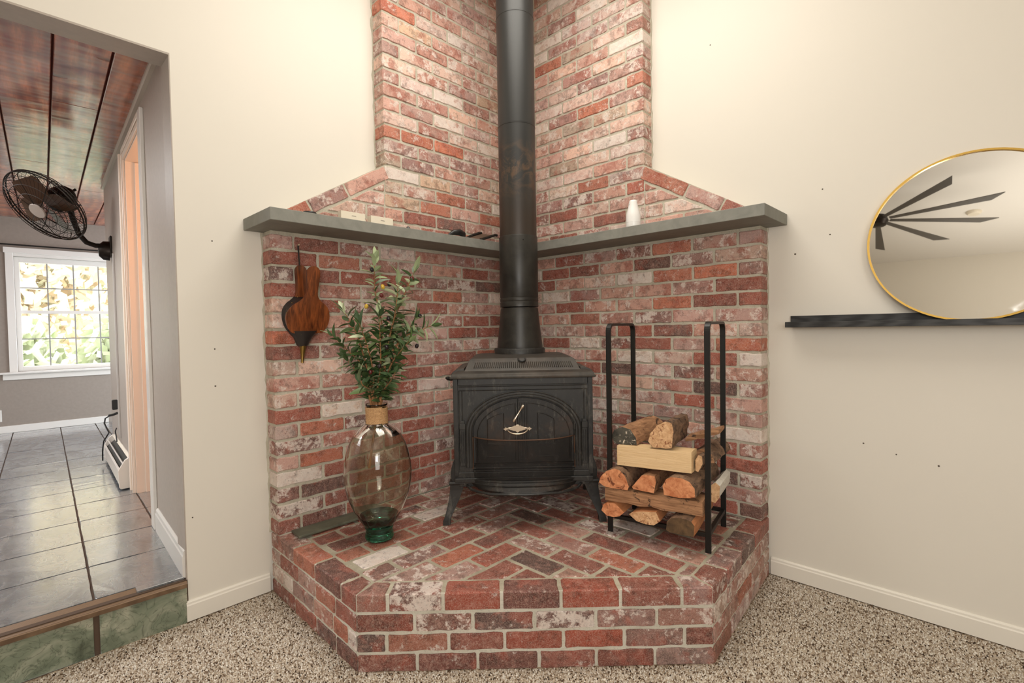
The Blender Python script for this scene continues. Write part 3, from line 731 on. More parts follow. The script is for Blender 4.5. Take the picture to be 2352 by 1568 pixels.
sub(b, 'front_moulding', M['iron'], body, smooth=True)
def arch(hw, zs, rise, n=28, z0=0.255):
    pts = [(-hw, z0)] + [(-hw*cos(pi*i/n), zs + rise*sin(pi*i/n)) for i in range(n+1)] + [(hw, z0)]
    return pts
def arch_band(o_, i_, y0, y1):
    b = MB(); n = len(o_)
    vs = [(p[0], y0, p[1]) for p in o_] + [(p[0], y0, p[1]) for p in i_] + [(p[0], y1, p[1]) for p in o_] + [(p[0], y1, p[1]) for p in i_]
    fs = []
    for k in range(n-1):
        fs += [(k, k+1, n+k+1, n+k), (n+k, n+k+1, 3*n+k+1, 3*n+k), (2*n+k, k, k+1, 2*n+k+1)[::-1]]
    b.add(vs, fs); return b
A0 = arch(0.254, 0.418, 0.172); A1 = arch(0.228, 0.412, 0.156)
af = arch_band(A0, A1, yf-0.013, yf); sub(af, 'arch_frame', M['iron'], body, smooth=True)
b = MB()
for hw, zs_, rs, yy_, rr in ((0.254, 0.418, 0.172, yf-0.012, 0.004), (0.241, 0.415, 0.164, yf-0.014, 0.0035), (0.229, 0.412, 0.156, yf-0.013, 0.0035)):
    b.tube([(p[0], yy_, p[1]) for p in arch(hw, zs_, rs)], rr, 6)
sub(b, 'arch_bead', M['iron'], body, smooth=True)
# pilasters with little capitals
for sx in (-1, 1):
    b = MB(); b.box((sx*0.270-0.012, yf-0.014, 0.262), (sx*0.270+0.012, yf, 0.425))
    b.box((sx*0.270-0.013, yf-0.019, 0.425), (sx*0.270+0.013, yf, 0.450)); b.box((sx*0.270-0.010, yf-0.016, 0.450), (sx*0.270+0.010, yf, 0.462))
    for dx in (-0.005, 0.005): b.tube([(sx*0.270+dx, yf-0.015, 0.275), (sx*0.270+dx, yf-0.015, 0.415)], 0.0024, 6)
    sub(b, 'pilaster', M['iron'], body, bevel=0.0015)
# two arched doors; the seam sits left of centre under the cover strip
seam = -0.024
def arch_at(x, hw=0.225, zs_=0.410, rise=0.150):
    return zs_ + rise*sqrt(max(0, 1-(x/hw)**2)) if abs(x) < hw else zs_
def door(x0, x1, name, pull_side):
    N = 16; top = [(x0+(x1-x0)*i/N, arch_at(x0+(x1-x0)*i/N)) for i in range(N+1)]
    poly = [(x0, 0.272)] + [(x1, 0.272)] + list(reversed(top))
    b = MB(); b.prism(poly, yf-0.009, yf-0.001); o = spart(b, name, M['iron_door'], bevel=0.0015)
    b = MB()   # raised border line and the small arched panel
    s_ = 0.018; xa, xb = (x0+s_, x1-s_*0.6) if x0 < -0.1 else (x0+s_*0.6, x1-s_)
    tp = [(xa+(xb-xa)*i/N, arch_at(xa+(xb-xa)*i/N, 0.205, 0.40, 0.138)) for i in range(N+1)]
    b.tube([(xa, yf-0.010, 0.285)] + [(p[0], yf-0.010, p[1]) for p in tp] + [(xb, yf-0.010, 0.285)], 0.0024, 6)
    cx = (x0+x1)/2; w = 0.036
    if x0 < -0.1: pa = [(-w, 0.36), (-w, 0.465)] + [(-w+2*w*i/8, 0.465+0.028*sin(pi/2*i/8)) for i in range(1, 9)] + [(w, 0.36)]
    else: pa = [(-w, 0.36), (-w, 0.493)] + [(-w+2*w*i/8, 0.493-0.028*(1-cos(pi/2*i/8))) for i in range(1, 9)] + [(w, 0.36)]
    b.tube([(cx+p[0], yf-0.010, p[1]) for p in pa], 0.0022, 6, closed=True)
    for z in (0.352, 0.300): b.tube([(cx-0.04, yf-0.010, z), (cx+0.04, yf-0.010, z)], 0.002, 6)
    sub(b, 'door_moulding', M['iron_door'], o, smooth=True); return o
dl = door(-0.222, seam-0.001, 'door', 1); dr = door(seam+0.001, 0.222, 'door', -1)
b = MB(); b.box((seam, yf-0.014, 0.285), (seam+0.044, yf-0.008, 0.545))
for dx in (0.008, 0.018, 0.028, 0.038): b.tube([(seam+dx, yf-0.015, 0.29), (seam+dx, yf-0.015, 0.54)], 0.0026, 6)
sub(b, 'cover_strip', M['iron_door'], dr, bevel=0.0008)
for z in (0.295, 0.430):
    b = MB(); b.tube([(0.226, yf-0.016, z-0.012), (0.226, yf-0.016, z+0.012)], 0.006, 8); b.tube([(0.226, yf-0.016, z+0.012), (0.226, yf-0.016, z+0.02)], [0.004, 0.001], 8)
    sub(b, 'hinge', M['iron'], dr, smooth=True)
# ornate pewter pull and the slanted latch handle
pc = Vector((-0.027, yf-0.019, 0.424))
half = [(0.0, 0.019), (0.006, 0.018), (0.010, 0.014), (0.014, 0.015), (0.020, 0.011), (0.030, 0.008), (0.040, 0.006), (0.046, 0.004), (0.050, 0.007), (0.053, 0.0085), (0.056, 0.005), (0.064, 0.0)]
halfb = [(0.064, 0.0), (0.056, -0.005), (0.053, -0.0085), (0.050, -0.007), (0.046, -0.002), (0.036, -0.004), (0.026, -0.006), (0.016, -0.009), (0.010, -0.010), (0.006, -0.013), (0.0, -0.017)]
pts = half + halfb[1:]; pts = pts + [(-x, z) for x, z in reversed(pts[1:-1])]
b = MB(); b.prism([(pc.x+x, pc.z+z) for x, z in pts], pc.y-0.003, pc.y+0.006)
for sx in (-1, 1): b.lathe([(0.0001, -0.004), (0.0035, -0.003), (0.0045, 0)], 10, mw=frame((pc.x+sx*0.037, pc.y-0.003, pc.z+0.002), (1, 0, 0), (0, 0, 1), (0, -1, 0)) @ Matrix.Diagonal((1, 1, -1, 1)))
plate = sub(b, 'door_pull', M['pewter'], dl, bevel=0.0012)
b = MB(); b.tube([(pc.x+0.044*cos(a), pc.y-0.010-0.006*sin(-a), pc.z+0.001+0.021*sin(a)) for a in [pi+pi*i/16 for i in range(17)]], [0.0015+0.0017*sin(pi*i/16) for i in range(17)], 8)
sub(b, 'pull_bail', M['pewter'], dl, smooth=True)
a0 = Vector((0.000, yf-0.030, 0.530)); a1 = Vector((-0.046, yf-0.036, 0.458)); dd = a1-a0
b = MB(); b.tube([a0+dd*f for f in (-0.03, 0.0, 0.05, 0.12, 0.18, 0.24, 0.32, 0.45, 0.6, 0.75, 0.88, 0.96, 1.0)], [0.003, 0.0062, 0.0068, 0.0066, 0.0045, 0.0036, 0.0032, 0.0034, 0.0042, 0.0055, 0.0058, 0.0045, 0.002], 10)
b.tube([a0+Vector((0, 0.002, -0.005)), a0+Vector((0, 0.022, -0.005))], 0.0045, 8)
sub(b, 'latch_handle', M['pewter'], dr, smooth=True)
# hearth plate, curved ash lip, spark rail
b = MB(); b.box((-0.300, yf-0.004, 0.205), (0.300, yb+0.004, 0.232)); b.box((-0.308, yf-0.012, 0.185), (0.308, yb+0.008, 0.207)); b.box((-0.292, yf, 0.165), (0.292, yb, 0.187))
base = spart(b, 'base', M['iron'], bevel=0.004, seg=2)
def bow(hw, dep, n=20, y0=yf): return [(-hw + 2*hw*i/n, y0 - dep*(1-abs(-1+2*i/n)**3.2)) for i in range(n+1)]
b = MB()
rings = []
for z, hw, dp in ((0.205, 0.229, 0.040), (0.203, 0.233, 0.056), (0.196, 0.235, 0.060), (0.180, 0.233, 0.072), (0.166, 0.222, 0.088), (0.160, 0.208, 0.090), (0.154, 0.205, 0.084)):
    p = bow(hw, dp); rings.append([(x, y, z) for x, y in p] + [(hw, yf+0.02, z), (-hw, yf+0.02, z)])
b.loft(rings); alip = spart(b, 'ash_lip', M['iron_door'], smooth=True, angle=35)
for z, hw, dp in ((0.199, 0.235, 0.060), (0.186, 0.235, 0.072)):
    b = MB(); b.tube([(x, y, z) for x, y in bow(hw, dp)], 0.0028, 6); sub(b, 'lip_moulding', M['iron_door'], alip, smooth=True)
for z_, yo_ in ((0.268, -0.006), (0.250, -0.010), (0.238, -0.010)):
    b = MB(); b.box((-0.225, yf+yo_, z_-0.004), (0.225, yf, z_+0.003)); spart(b, 'door_sill', M['iron_door'], bevel=0.0015)
t = NT('fine_wire_screen'); tr0 = t.n('ShaderNodeBsdfTransparent'); mx0 = t.n('ShaderNodeMixShader'); mx0.inputs[0].default_value = 0.42
t.set(Base_Color=s2l((34, 30, 27)), Roughness=0.5, Metallic=0.3); t.l(tr0.outputs[0], mx0.inputs[1]); t.l(t.b.outputs[0], mx0.inputs[2]); t.l(mx0.outputs[0], t.out.inputs[0])
b = MB(); p0 = bow(0.2255, 0.0665); p1 = bow(0.2275, 0.060); nn = len(p0)
b.add([(x, y, 0.386) for x, y in p0] + [(x, y, 0.207) for x, y in p1], [(i, i+1, nn+i+1, nn+i) for i in range(nn-1)]); spart(b, 'wire_screen', t.m, smooth=True)
b = MB(); p = bow(0.226, 0.068)
b.tube([(x, y, 0.388-0.004*(1-(x/0.226)**2)) for x, y in p], 0.0028, 8)
for sx in (-1, 1): b.tube([(sx*0.226, yf-0.006, 0.388), (sx*0.227, yf-0.010, 0.25)], 0.004, 8)
spart(b, 'spark_rail', simple('rusty_rail', (92, 66, 50), 0.5, 0.4), smooth=True)
b = MB(); b.tube([(-0.262, yf+0.01, 0.176), (-0.235, yf-0.02, 0.160), (-0.205, yf-0.045, 0.157), (-0.15, yf-0.078, 0.156), (0, yf-0.092, 0.155), (0.15, yf-0.078, 0.156), (0.205, yf-0.045, 0.157), (0.235, yf-0.02, 0.160), (0.262, yf+0.01, 0.176)], 0.006, 8)
spart(b, 'lip_rod', M['iron'], smooth=True)
# lid with rolled edge, hopper frustum, flue collar
b = MB()
def ring(hx, y0, y1, z): return [(-hx, y0, z), (hx, y0, z), (hx, y1, z), (-hx, y1, z)]
prof = [(0.0, 0.646), (0.022, 0.648), (0.024, 0.656), (0.018, 0.660), (0.016, 0.668), (0.010, 0.672), (-0.004, 0.676), (-0.012, 0.680)]
b.loft([ring(0.300+e*0.9, yf-e-0.004, yb+e*0.6, z) for e, z in prof]); spart(b, 'lid', M['iron_top'], bevel=0.0012, smooth=True, angle=30)
for sx in (-1, 1):    # quarter-round end caps
    b = MB(); pts = [(sx*(0.262+0.058*sin(a)), 0.660+0.030*cos(a)) for a in [pi/2*i/8 for i in range(9)]] + [(sx*0.262, 0.660)]
    b.prism(pts, yf+0.03, yb-0.01); spart(b, 'lid_end', M['iron_top'], smooth=True, bevel=0.001)
b = MB(); b.loft([ring(0.262, yf+0.006, yb-0.0, 0.678), ring(0.256, yf+0.012, yb, 0.684), ring(0.240, yf+0.064, yb, 0.724), ring(0.230, yf+0.074, yb, 0.731), ring(0.20, yf+0.16, yb-0.04, 0.739)])
hop = spart(b, 'hopper_top', M['iron_top'], bevel=0.002, seg=2)
b = MB()
for i in range(52):
    x = -0.225 + 0.45*i/51
    if 0.1 < (i % 100): b.tube([(x, yf+0.0205, 0.692), (x*0.97, yf+0.050, 0.714)], 0.0021, 4)
sub(b, 'rib', M['iron_top'], hop)
b = MB(); b.tube([(-0.016, yf+0.062, 0.728), (-0.013, yf+0.050, 0.722), (0, yf+0.046, 0.718), (0.013, yf+0.050, 0.722), (0.016, yf+0.062, 0.728)], 0.0045, 8); sub(b, 'lift_tab', M['iron'], hop, smooth=True)
b = MB(); b.lathe([(0.118, 0.728), (0.130, 0.732), (0.131, 0.760), (0.127, 0.766), (0.112, 0.767)], 40, (0, 0.15, 0)); spart(b, 'flue_collar', M['iron'], smooth=True, angle=50)
# damper handle on the left side
b = MB(); b.tube([(-0.29, 0.06, 0.622), (-0.325, 0.06, 0.622), (-0.345, 0.05, 0.620), (-0.362, 0.04, 0.625), (-0.37, 0.035, 0.628)], [0.006, 0.006, 0.009, 0.010, 0.005], 8); spart(b, 'damper_handle', M['black_metal'], smooth=True)
# legs
def rc(cx, cy, z, hw, hd): return [(cx-hw, cy-hd, z), (cx+hw, cy-hd, z), (cx+hw, cy+hd, z), (cx-hw, cy+hd, z)]
for sx in (-1, 1):
    for (yy_, fy) in ((yf+0.025, -1), (yb-0.03, 1)):
        b = MB(); c = []
        for z, x, w, y in ((0.188, 0.300, 0.034, 0), (0.180, 0.302, 0.036, 0), (0.172, 0.300, 0.031, 0), (0.150, 0.304, 0.028, 0.002), (0.110, 0.314, 0.023, 0.008), (0.070, 0.328, 0.018, 0.016), (0.035, 0.341, 0.015, 0.022), (0.020, 0.346, 0.0145, 0.024), (0.018, 0.347, 0.0165, 0.024), (0.0, 0.348, 0.0165, 0.025)):
            c.append(rc(sx*x, yy_+fy*(y+0.0), z, w, max(0.014, w*0.75)))
        b.loft(c); leg = spart(b, 'leg', M['iron'], bevel=0.0025, seg=2)
    # swelling hip on the side above the leg
    b = MB(); prof = [(0.295, 0.305), (0.302, 0.300), (0.314, 0.280), (0.324, 0.250), (0.328, 0.225), (0.326, 0.200), (0.318, 0.184), (0.295, 0.180)]
    b.prism([(sx*x, z) for x, z in prof], yf+0.004, yf+0.075); spart(b, 'hip', M['iron'], bevel=0.003, seg=2, smooth=True)
# ---------------------------------------------------------------- stovepipe (its own thing: lifts off the stove)
PFm = local_frame(0.60, -0.016)
pipe = empty('stovepipe', PFm @ Matrix.Translation((0, 0, 0.767))); tag(pipe, 'tall black round stovepipe rising from the stove in the corner', 'stovepipe')
bpy.context.view_layer.update()
def ppart(prof, name, mat, parent=None, seg=48):
    b = MB(); b.lathe(prof, seg, mw=PFm); o = b.build(name, mat, smooth=True, angle=22); inv_parent(o, pipe); return o
ppart([(0.100, 0.767), (0.1165, 0.768), (0.117, 0.775), (0.113, 0.810), (0.107, 0.860), (0.101, 0.915), (0.0975, 0.960), (0.095, 0.972), (0.09, 0.972)], 'flared_adapter', M['pipe'])
ppart([(0.090, 0.976), (0.0985, 0.977), (0.0985, 0.998), (0.0965, 1.003), (0.0985, 1.008), (0.0985, 1.018), (0.0965, 1.023), (0.0985, 1.028), (0.0985, 1.330), (0.0970, 1.334), (0.090, 1.334)], 'pipe_sleeve', M['pipe'])
zs_ = [1.334, 1.888, 2.43, 2.9]
for i in range(3):
    me_o = ppart([(0.088, zs_[i]), (0.0945, zs_[i]+0.0005), (0.0945, zs_[i+1]-0.0075), (0.0945, zs_[i+1]-0.006), (0.0957, zs_[i+1]-0.0045), (0.0957, zs_[i+1]-0.003), (0.0957, zs_[i+1]-0.0006), (0.088, zs_[i+1]-0.0005)], 'pipe_section', M['pipe_upper'])
b = MB(); b.lathe([(0.003, 0), (0.0028, 0.002), (0.0001, 0.003)], 8, mw=PFm @ frame((0.022, -0.0965, 1.308), (1, 0, 0), (0, 0, 1), (0, -1, 0))); o = b.build('screw', M['black_metal']); inv_parent(o, pipe)
# ---------------------------------------------------------------- vase with olive branches
VC = Vector((0.335, -1.228, 0.002))
vase = empty('glass_vase', Matrix.Translation(VC)); tag(vase, 'tall clear green-footed glass vase with a rope-wrapped neck on the hearth', 'vase')
outer = [(0.040, 0.0), (0.056, 0.003), (0.059, 0.014), (0.056, 0.030), (0.055, 0.045), (0.062, 0.060), (0.074, 0.080), (0.088, 0.104), (0.104, 0.135), (0.118, 0.168), (0.129, 0.205), (0.136, 0.245), (0.138, 0.285), (0.134, 0.325), (0.127, 0.362), (0.114, 0.400), (0.098, 0.432), (0.078, 0.456), (0.056, 0.474), (0.043, 0.486), (0.0385, 0.500), (0.0385, 0.548), (0.041, 0.556), (0.045, 0.560), (0.044, 0.564)]
inner_ = [(0.038, 0.562), (0.035, 0.545), (0.035, 0.502), (0.039, 0.489), (0.052, 0.478), (0.074, 0.461), (0.094, 0.437), (0.110, 0.405), (0.1235, 0.363), (0.1305, 0.325), (0.1345, 0.285), (0.1325, 0.245), (0.1255, 0.206), (0.1145, 0.170), (0.100, 0.138), (0.084, 0.108), (0.070, 0.086), (0.055, 0.072), (0.03, 0.066), (0.0001, 0.064)]
b = MB(); k0 = 6
b.lathe(outer[k0-1:] + inner_[:-4] + [(0.078, 0.0995), (0.066, 0.0815)], 56, closed=False)
o = b.build('vase_body', M['vase_glass'], smooth=True, angle=80); o.parent = vase
b = MB(); b.lathe([(0.0001, 0.0)] + outer[:k0] + [(0.0615, 0.0605), (0.0735, 0.0805), (0.084, 0.098), (0.074, 0.0945), (0.064, 0.080), (0.05, 0.070), (0.03, 0.066), (0.0001, 0.064)], 56)
o = b.build('vase_foot', M['green_glass'], smooth=True, angle=80); o.parent = vase
b = MB(); pts = []
for i in range(13*20+1):
    a = 2*pi*i/20; pts.append((0.0425*cos(a), 0.0425*sin(a), 0.483 + 0.0052*i/20))
b.tube(pts, 0.0031, 6); o = b.build('rope_wrap', M['rope'], smooth=True); o.parent = vase
# olive branches
rp = random.Random(12)
sprayroot = empty('olive_branches', Matrix.Translation(VC + Vector((0, 0, 0.38)))); tag(sprayroot, 'artificial olive branches with narrow green leaves and black olives in the vase', 'branches')
view_s = Vector((0.506, 0.8625, 0)).normalized(); nv = Vector((2.173-0.335, -2.31+1.228, 0)).normalized(); view_s = Vector((-nv.y, nv.x, 0)); 
def SP(s_, z, d=0.0): return VC + view_s*s_ + nv*d + Vector((0, 0, z))
leaf_meshes = []
for i in range(5):
    Lf = [0.052, 0.060, 0.068, 0.076, 0.048][i]; wd = [0.0092, 0.0105, 0.0105, 0.0115, 0.012][i]; curl = [0.004, 0.010, 0.016, 0.008, 0.002][i]
    vs = []; fs = []; n = 7
    for k in range(n):
        f = k/(n-1); w = wd*max(0.04, sin(pi*min(1, f**0.85))**0.8) if 0 < k < n-1 else 0.0006
        z = -curl*f*f*2; vs += [(-w, Lf*f, z+w*0.35), (0, Lf*f, z-w*0.12), (w, Lf*f, z+w*0.35)]
    for k in range(n-1):
        a = 3*k; fs += [(a, a+1, a+4, a+3), (a+1, a+2, a+5, a+4)]
    me = me_from('leaf', vs, fs, True); me.materials.append(M['leaf']); leaf_meshes.append(me)
b = MB(); b.lathe([(0.0001, -0.010), (0.005, -0.0085), (0.0078, -0.003), (0.0080, 0.002), (0.0055, 0.0085), (0.0001, 0.0105)], 12); tmp = b.build('olive', M['olive'], smooth=True)
olive_me = tmp.data; bpy.data.objects.remove(tmp)
GREENS = [(66, 94, 50), (86, 112, 62), (108, 132, 82), (74, 100, 64), (124, 142, 96)]; PALES = [(176, 188, 144), (196, 204, 166), (156, 172, 130), (138, 156, 116)]
def set_col(o, c, j=0.12):
    f = rp.uniform(1-j, 1+j); l = s2l(tuple(min(255, v*f) for v in c)); o.color = (l[0], l[1], l[2], 1)
def stem(ctrl, leaves, pale):
    # ctrl: list of world points ; smooth by Catmull-Rom
    P_ = [ctrl[0]] + ctrl + [ctrl[-1]]; pts = []
    for i in range(1, len(P_)-2):
        for k in range(6):
            t_ = k/6.0; p0, p1, p2, p3 = P_[i-1], P_[i], P_[i+1], P_[i+2]
            pts.append(0.5*((2*p1)+(p2-p0)*t_+(2*p0-5*p1+4*p2-p3)*t_*t_+(3*p1-p0-3*p2+p3)*t_**3))
    pts.append(ctrl[-1]); b = MB(); n = len(pts)
    b.tube(pts, [0.0046*(1-i/n)+0.0010 for i in range(n)], 7); st = b.build('stem', M['stem'], smooth=True); inv_parent(st, sprayroot)
    cum = [0]
    for i in range(1, n): cum.append(cum[-1]+(pts[i]-pts[i-1]).length)
    leaves = int(leaves*2.5)
    for q in range(leaves):
        f = (q+0.6)/leaves; start = 0.12 if len(ctrl) > 3 else 0.05
        s_ = cum[-1]*(start+(1-start)*f); i = max(j for j in range(n) if cum[j] <= s_+1e-6); i = min(i, n-2)
        p = pts[i].lerp(pts[i+1], (s_-cum[i])/max(1e-6, cum[i+1]-cum[i])); d = (pts[i+1]-pts[i]).normalized()
        if p.z < VC.z+0.575: continue
        ang = q*2.4 + rp.uniform(-0.4, 0.4); side = d.orthogonal().normalized(); side = Matrix.Rotation(ang, 3, d) @ side
        spread_ = rp.uniform(0.75, 1.35) if f < 0.93 else rp.uniform(0.1, 0.5)
        y = (d*cos(spread_) + side*sin(spread_)).normalized(); z = side.cross(y); z = y.cross(z.normalized() if z.length > 1e-4 else y.orthogonal()); x = y.cross(Vector(z).normalized()); 
        up = (d - y*d.dot(y)); up = up.normalized() if up.length > 1e-3 else y.orthogonal().normalized(); up = Matrix.Rotation(rp.uniform(-0.9, 0.9), 3, y) @ up
        x = y.cross(up).normalized()
        m = frame(p, x, y, up) @ Matrix.Scale(rp.uniform(0.75, 1.08), 4)
        leafs.append((m, rp.choice(leaf_meshes), rp.choice(PALES) if rp.random() < pale + (0.45 if p.z > 0.93 else 0) else rp.choice(GREENS), st))
    return st
leafs = []
neck = [SP(0, 0.50), SP(0, 0.56)]
root_in = SP(-0.035, 0.30, 0.01)
stems = []
def fork(base_s, base_z, tip_s, tip_z, dep, leaves, pale, start=None):
    p0 = start if start is not None else SP(rp.uniform(-0.012, 0.012), 0.50, rp.uniform(-0.01, 0.01))
    mid = SP(base_s, base_z, dep*0.4); tip = SP(tip_s, tip_z, dep)
    q1 = p0.lerp(mid, 0.5) + Vector((rp.uniform(-.006, .006), rp.uniform(-.006, .006), 0)); q2 = mid.lerp(tip, 0.5) + view_s*rp.uniform(-0.012, 0.012)
    stems.append(stem([p0, q1, mid, q2, tip], leaves, pale))
b0 = root_in
stems.append(stem([root_in, SP(-0.012, 0.44), SP(0.0, 0.55), SP(0.02, 0.72, 0.0), SP(0.03, 0.88, 0.0), SP(0.005, 1.04, 0.0), SP(0.008, 1.175, 0.0)], 30, 0.25))
fork(0.06, 0.85, 0.175, 1.13, 0.01, 26, 0.30)
fork(0.05, 0.80, 0.10, 1.08, 0.04, 24, 0.35)
fork(-0.05, 0.78, -0.12, 0.95, 0.03, 22, 0.12)
fork(-0.05, 0.72, -0.165, 0.85, 0.00, 18, 0.08)
fork(-0.03, 0.66, -0.12, 0.76, -0.03, 16, 0.08)
fork(0.07, 0.74, 0.17, 0.92, 0.00, 20, 0.10)
fork(0.06, 0.72, 0.135, 0.82, 0.05, 18, 0.10)
fork(0.04, 0.70, 0.10, 0.98, -0.04, 20, 0.15)
fork(-0.01, 0.70, -0.06, 0.90, 0.05, 20, 0.12)
fork(0.02, 0.72, 0.02, 0.94, 0.06, 20, 0.15)
fork(0.03, 0.62, 0.08, 0.70, 0.05, 12, 0.05)
fork(-0.02, 0.62, -0.06, 0.67, 0.04, 10, 0.05)
fork(0.12, 0.84, 0.235, 0.885, 0.0, 10, 0.9, SP(0.07, 0.78, 0))
for (s_, z, d_, c) in ((-0.005, 1.115, 0.02, 'b'), (0.062, 1.055, 0.03, 'b'), (0.036, 1.045, 0.03, 'y'), (-0.03, 0.965, 0.04, 'y'), (0.185, 0.925, 0.01, 'b'), (0.055, 0.915, 0.05, 'b'), (0.045, 0.80, 0.07, 'b'), (0.168, 0.80, 0.03, 'b'), (0.015, 0.725, 0.07, 'b'), (-0.02, 0.70, 0.05, 'r'), (0.155, 1.08, 0.02, 'r'), (0.03, 1.01, 0.03, 'r')):
    st = stems[0]; o = bpy.data.objects.new('olive', olive_me); COL.objects.link(o); o.parent = st
    o.matrix_local = st.matrix_world.inverted() @ (Matrix.Translation(SP(s_, z, d_)) @ Matrix.Rotation(rp.uniform(-0.5, 0.5), 4, 'X'))
    set_col(o, {'b': (30, 20, 26), 'y': (196, 160, 60), 'r': (92, 30, 30)}[c])

leafs.sort(key=lambda L_: (L_[0].translation-cam.matrix_world.translation).length)
for m_, me_, c_, st_ in leafs[:298]:
    o = bpy.data.objects.new('leaf', me_); COL.objects.link(o); o.parent = st_; o.matrix_local = st_.matrix_world.inverted() @ m_; set_col(o, c_)
for nm_, tst, cl_ in (('inner_leaves', lambda c: c in GREENS, (74, 98, 58)), ('pale_inner_leaves', lambda c: c in PALES, (160, 174, 132))):
    b = MB()
    for m_, me_, c_, st_ in leafs[298:]:
        if tst(c_): b.add([m_ @ v.co for v in me_.vertices], [tuple(p.vertices) for p in me_.polygons])
    o = b.build(nm_, M['leaf'], smooth=True); inv_parent(o, sprayroot); o['kind'] = 'stuff'; set_col(o, cl_)
print('LEAVES', len(leafs))

# ---------------------------------------------------------------- firewood rack and logs
RF = Vector((1.397, -0.453, 0.001)); RB = Vector((1.342, -0.162, 0.001)); DD = (RB-RF).normalized(); WW = Vector((-DD.y, DD.x, 0)); RD = (RB-RF).length; RW_ = 0.395
def RM(w, z, d): return RF + WW*w + DD*d + Vector((0, 0, z))
RFr = frame(RF, WW, DD, (0, 0, 1))     # local x to the left, y to the back
rack = empty('firewood_rack', RFr); tag(rack, 'black metal firewood rack with two tall arched ends on the hearth', 'firewood rack')
def flatbar(path, wdt, thk, wdir):
    """path of 3d points, flat bar with width along wdir"""
    b = MB(); rings = []; n = len(path); P3 = [Vector(p) for p in path]; wv = Vector(wdir).normalized()
    for i, p in enumerate(P3):
        a = P3[max(0, i-1)]; c = P3[min(n-1, i+1)]; d = (c-a).normalized(); t_ = d.cross(wv).normalized()
        rings.append([p-wv*wdt/2-t_*thk/2, p+wv*wdt/2-t_*thk/2, p+wv*wdt/2+t_*thk/2, p-wv*wdt/2+t_*thk/2])
    b.loft(rings); return b
for w in (0.0, RW_):
    path = [(w, 0, 0), (w, 0, 0.845)] + [(w, 0.03-0.03*cos(a), 0.845+0.031*sin(a)) for a in [pi/2*i/6 for i in range(1, 7)]]
    path += [(w, RD-0.03+0.03*sin(a), 0.845+0.031*cos(a)) for a in [pi/2*i/6 for i in range(0, 7)]] + [(w, RD, 0.0)]
    o = flatbar(path, 0.021, 0.011, (1, 0, 0)).build('end_frame', M['black_metal'], bevel=0.001); o.parent = rack
for nm, lo, hi in (('front_rail', (0.008, -0.010, 0.062), (RW_-0.008, 0.005, 0.078)), ('back_rail', (0.008, RD-0.005, 0.062), (RW_-0.008, RD+0.010, 0.078)), ('side_rail', (-0.008, 0.006, 0.062), (0.008, RD-0.006, 0.078)), ('side_rail', (RW_-0.008, 0.006, 0.062), (RW_+0.008, RD-0.006, 0.078))):
    b = MB(); b.box(lo, hi); o = b.build(nm, M['black_metal'], bevel=0.001); o.parent = rack
lr = random.Random(5)
def log(outline, d0, d1, mats, label, taper=0.92, rough=0.0035, bark_from=None, skew=(0, 0)):
    """outline (w, z) on the front plane seen from the front; w grows to the left. Extruded from d0 to d1 (towards the wall)"""
    o_ = []
    n = len(outline)
    for i in range(n):
        a = Vector(outline[i]); c = Vector(outline[(i+1) % n]); k = max(1, int((c-a).length/0.016))
        for q in range(k): o_.append(a.lerp(c, q/k))
    cen = sum(o_, Vector((0, 0)))/len(o_); nb = 7; rings = []; mi = []
    for j in range(nb):
        f = j/(nb-1); d = d0+(d1-d0)*f; sc = 1-(1-taper)*f; rg = []
        for i, p in enumerate(o_):
            h = noise.noise(Vector((p.x*40, p.y*40, f*5+len(label))))*rough*(0.5 if j == 0 else 1.2)
            v = (p-cen); v = v*(sc + h/max(0.02, v.length)); p2 = cen+v
            rg.append(RM(p2.x+skew[0]*f, p2.y+skew[1]*f, d+noise.noise(Vector((p.x*60, p.y*60, 3.3)))*0.0025*(1 if j in (0, nb-1) else 0)))
        rings.append(rg)
    m = len(o_); b = MB(); vs = [v for r in rings for v in r]; fs = []; mid = []
    for j in range(nb-1):
        for i in range(m):
            fs.append((j*m+i, j*m+(i+1) % m, (j+1)*m+(i+1) % m, (j+1)*m+i)); p = o_[i]
            mid.append(1 if (bark_from is None or bark_from(p, cen)) else 2)
    cv = len(vs); c3 = sum(rings[0], Vector())/m; c4 = sum(rings[-1], Vector())/m; vs += [c3, c4]
    for i in range(m): fs.append((cv, (i+1) % m, i)); mid.append(0); fs.append((cv+1, (nb-1)*m+i, (nb-1)*m+(i+1) % m)); mid.append(0)
    b.v = [tuple(v) for v in vs]; b.f = fs; b.mi = mid
    o = b.build('firewood_log', [M[x] for x in mats], smooth=True, angle=38)
    org = RM(cen.x, cen.y, (d0+d1)/2); o.data.transform(Matrix.Translation(-org)); o.location = org
    tag(o, label, 'log', 'firewood logs stacked in the rack'); return o
top = lambda p, c: p.y > c.y
bot = lambda p, c: p.y < c.y
log([(0.417, 0.100), (0.406, 0.128), (0.388, 0.138), (0.356, 0.140), (0.317, 0.109), (0.337, 0.090), (0.362, 0.080), (0.392, 0.082)], -0.045, 0.30, ('log_orange', 'bark', 'side_orange'), 'small orange-ended split log at the bottom left, nearest the stove', bark_from=bot)
log([(0.296, 0.106), (0.282, 0.118), (0.238, 0.129), (0.186, 0.136), (0.171, 0.101), (0.195, 0.081), (0.227, 0.079), (0.266, 0.085)], -0.045, 0.29, ('log_tan', 'bark', 'side_orange'), 'wedge-shaped tan log in the middle of the bottom row', bark_from=bot)
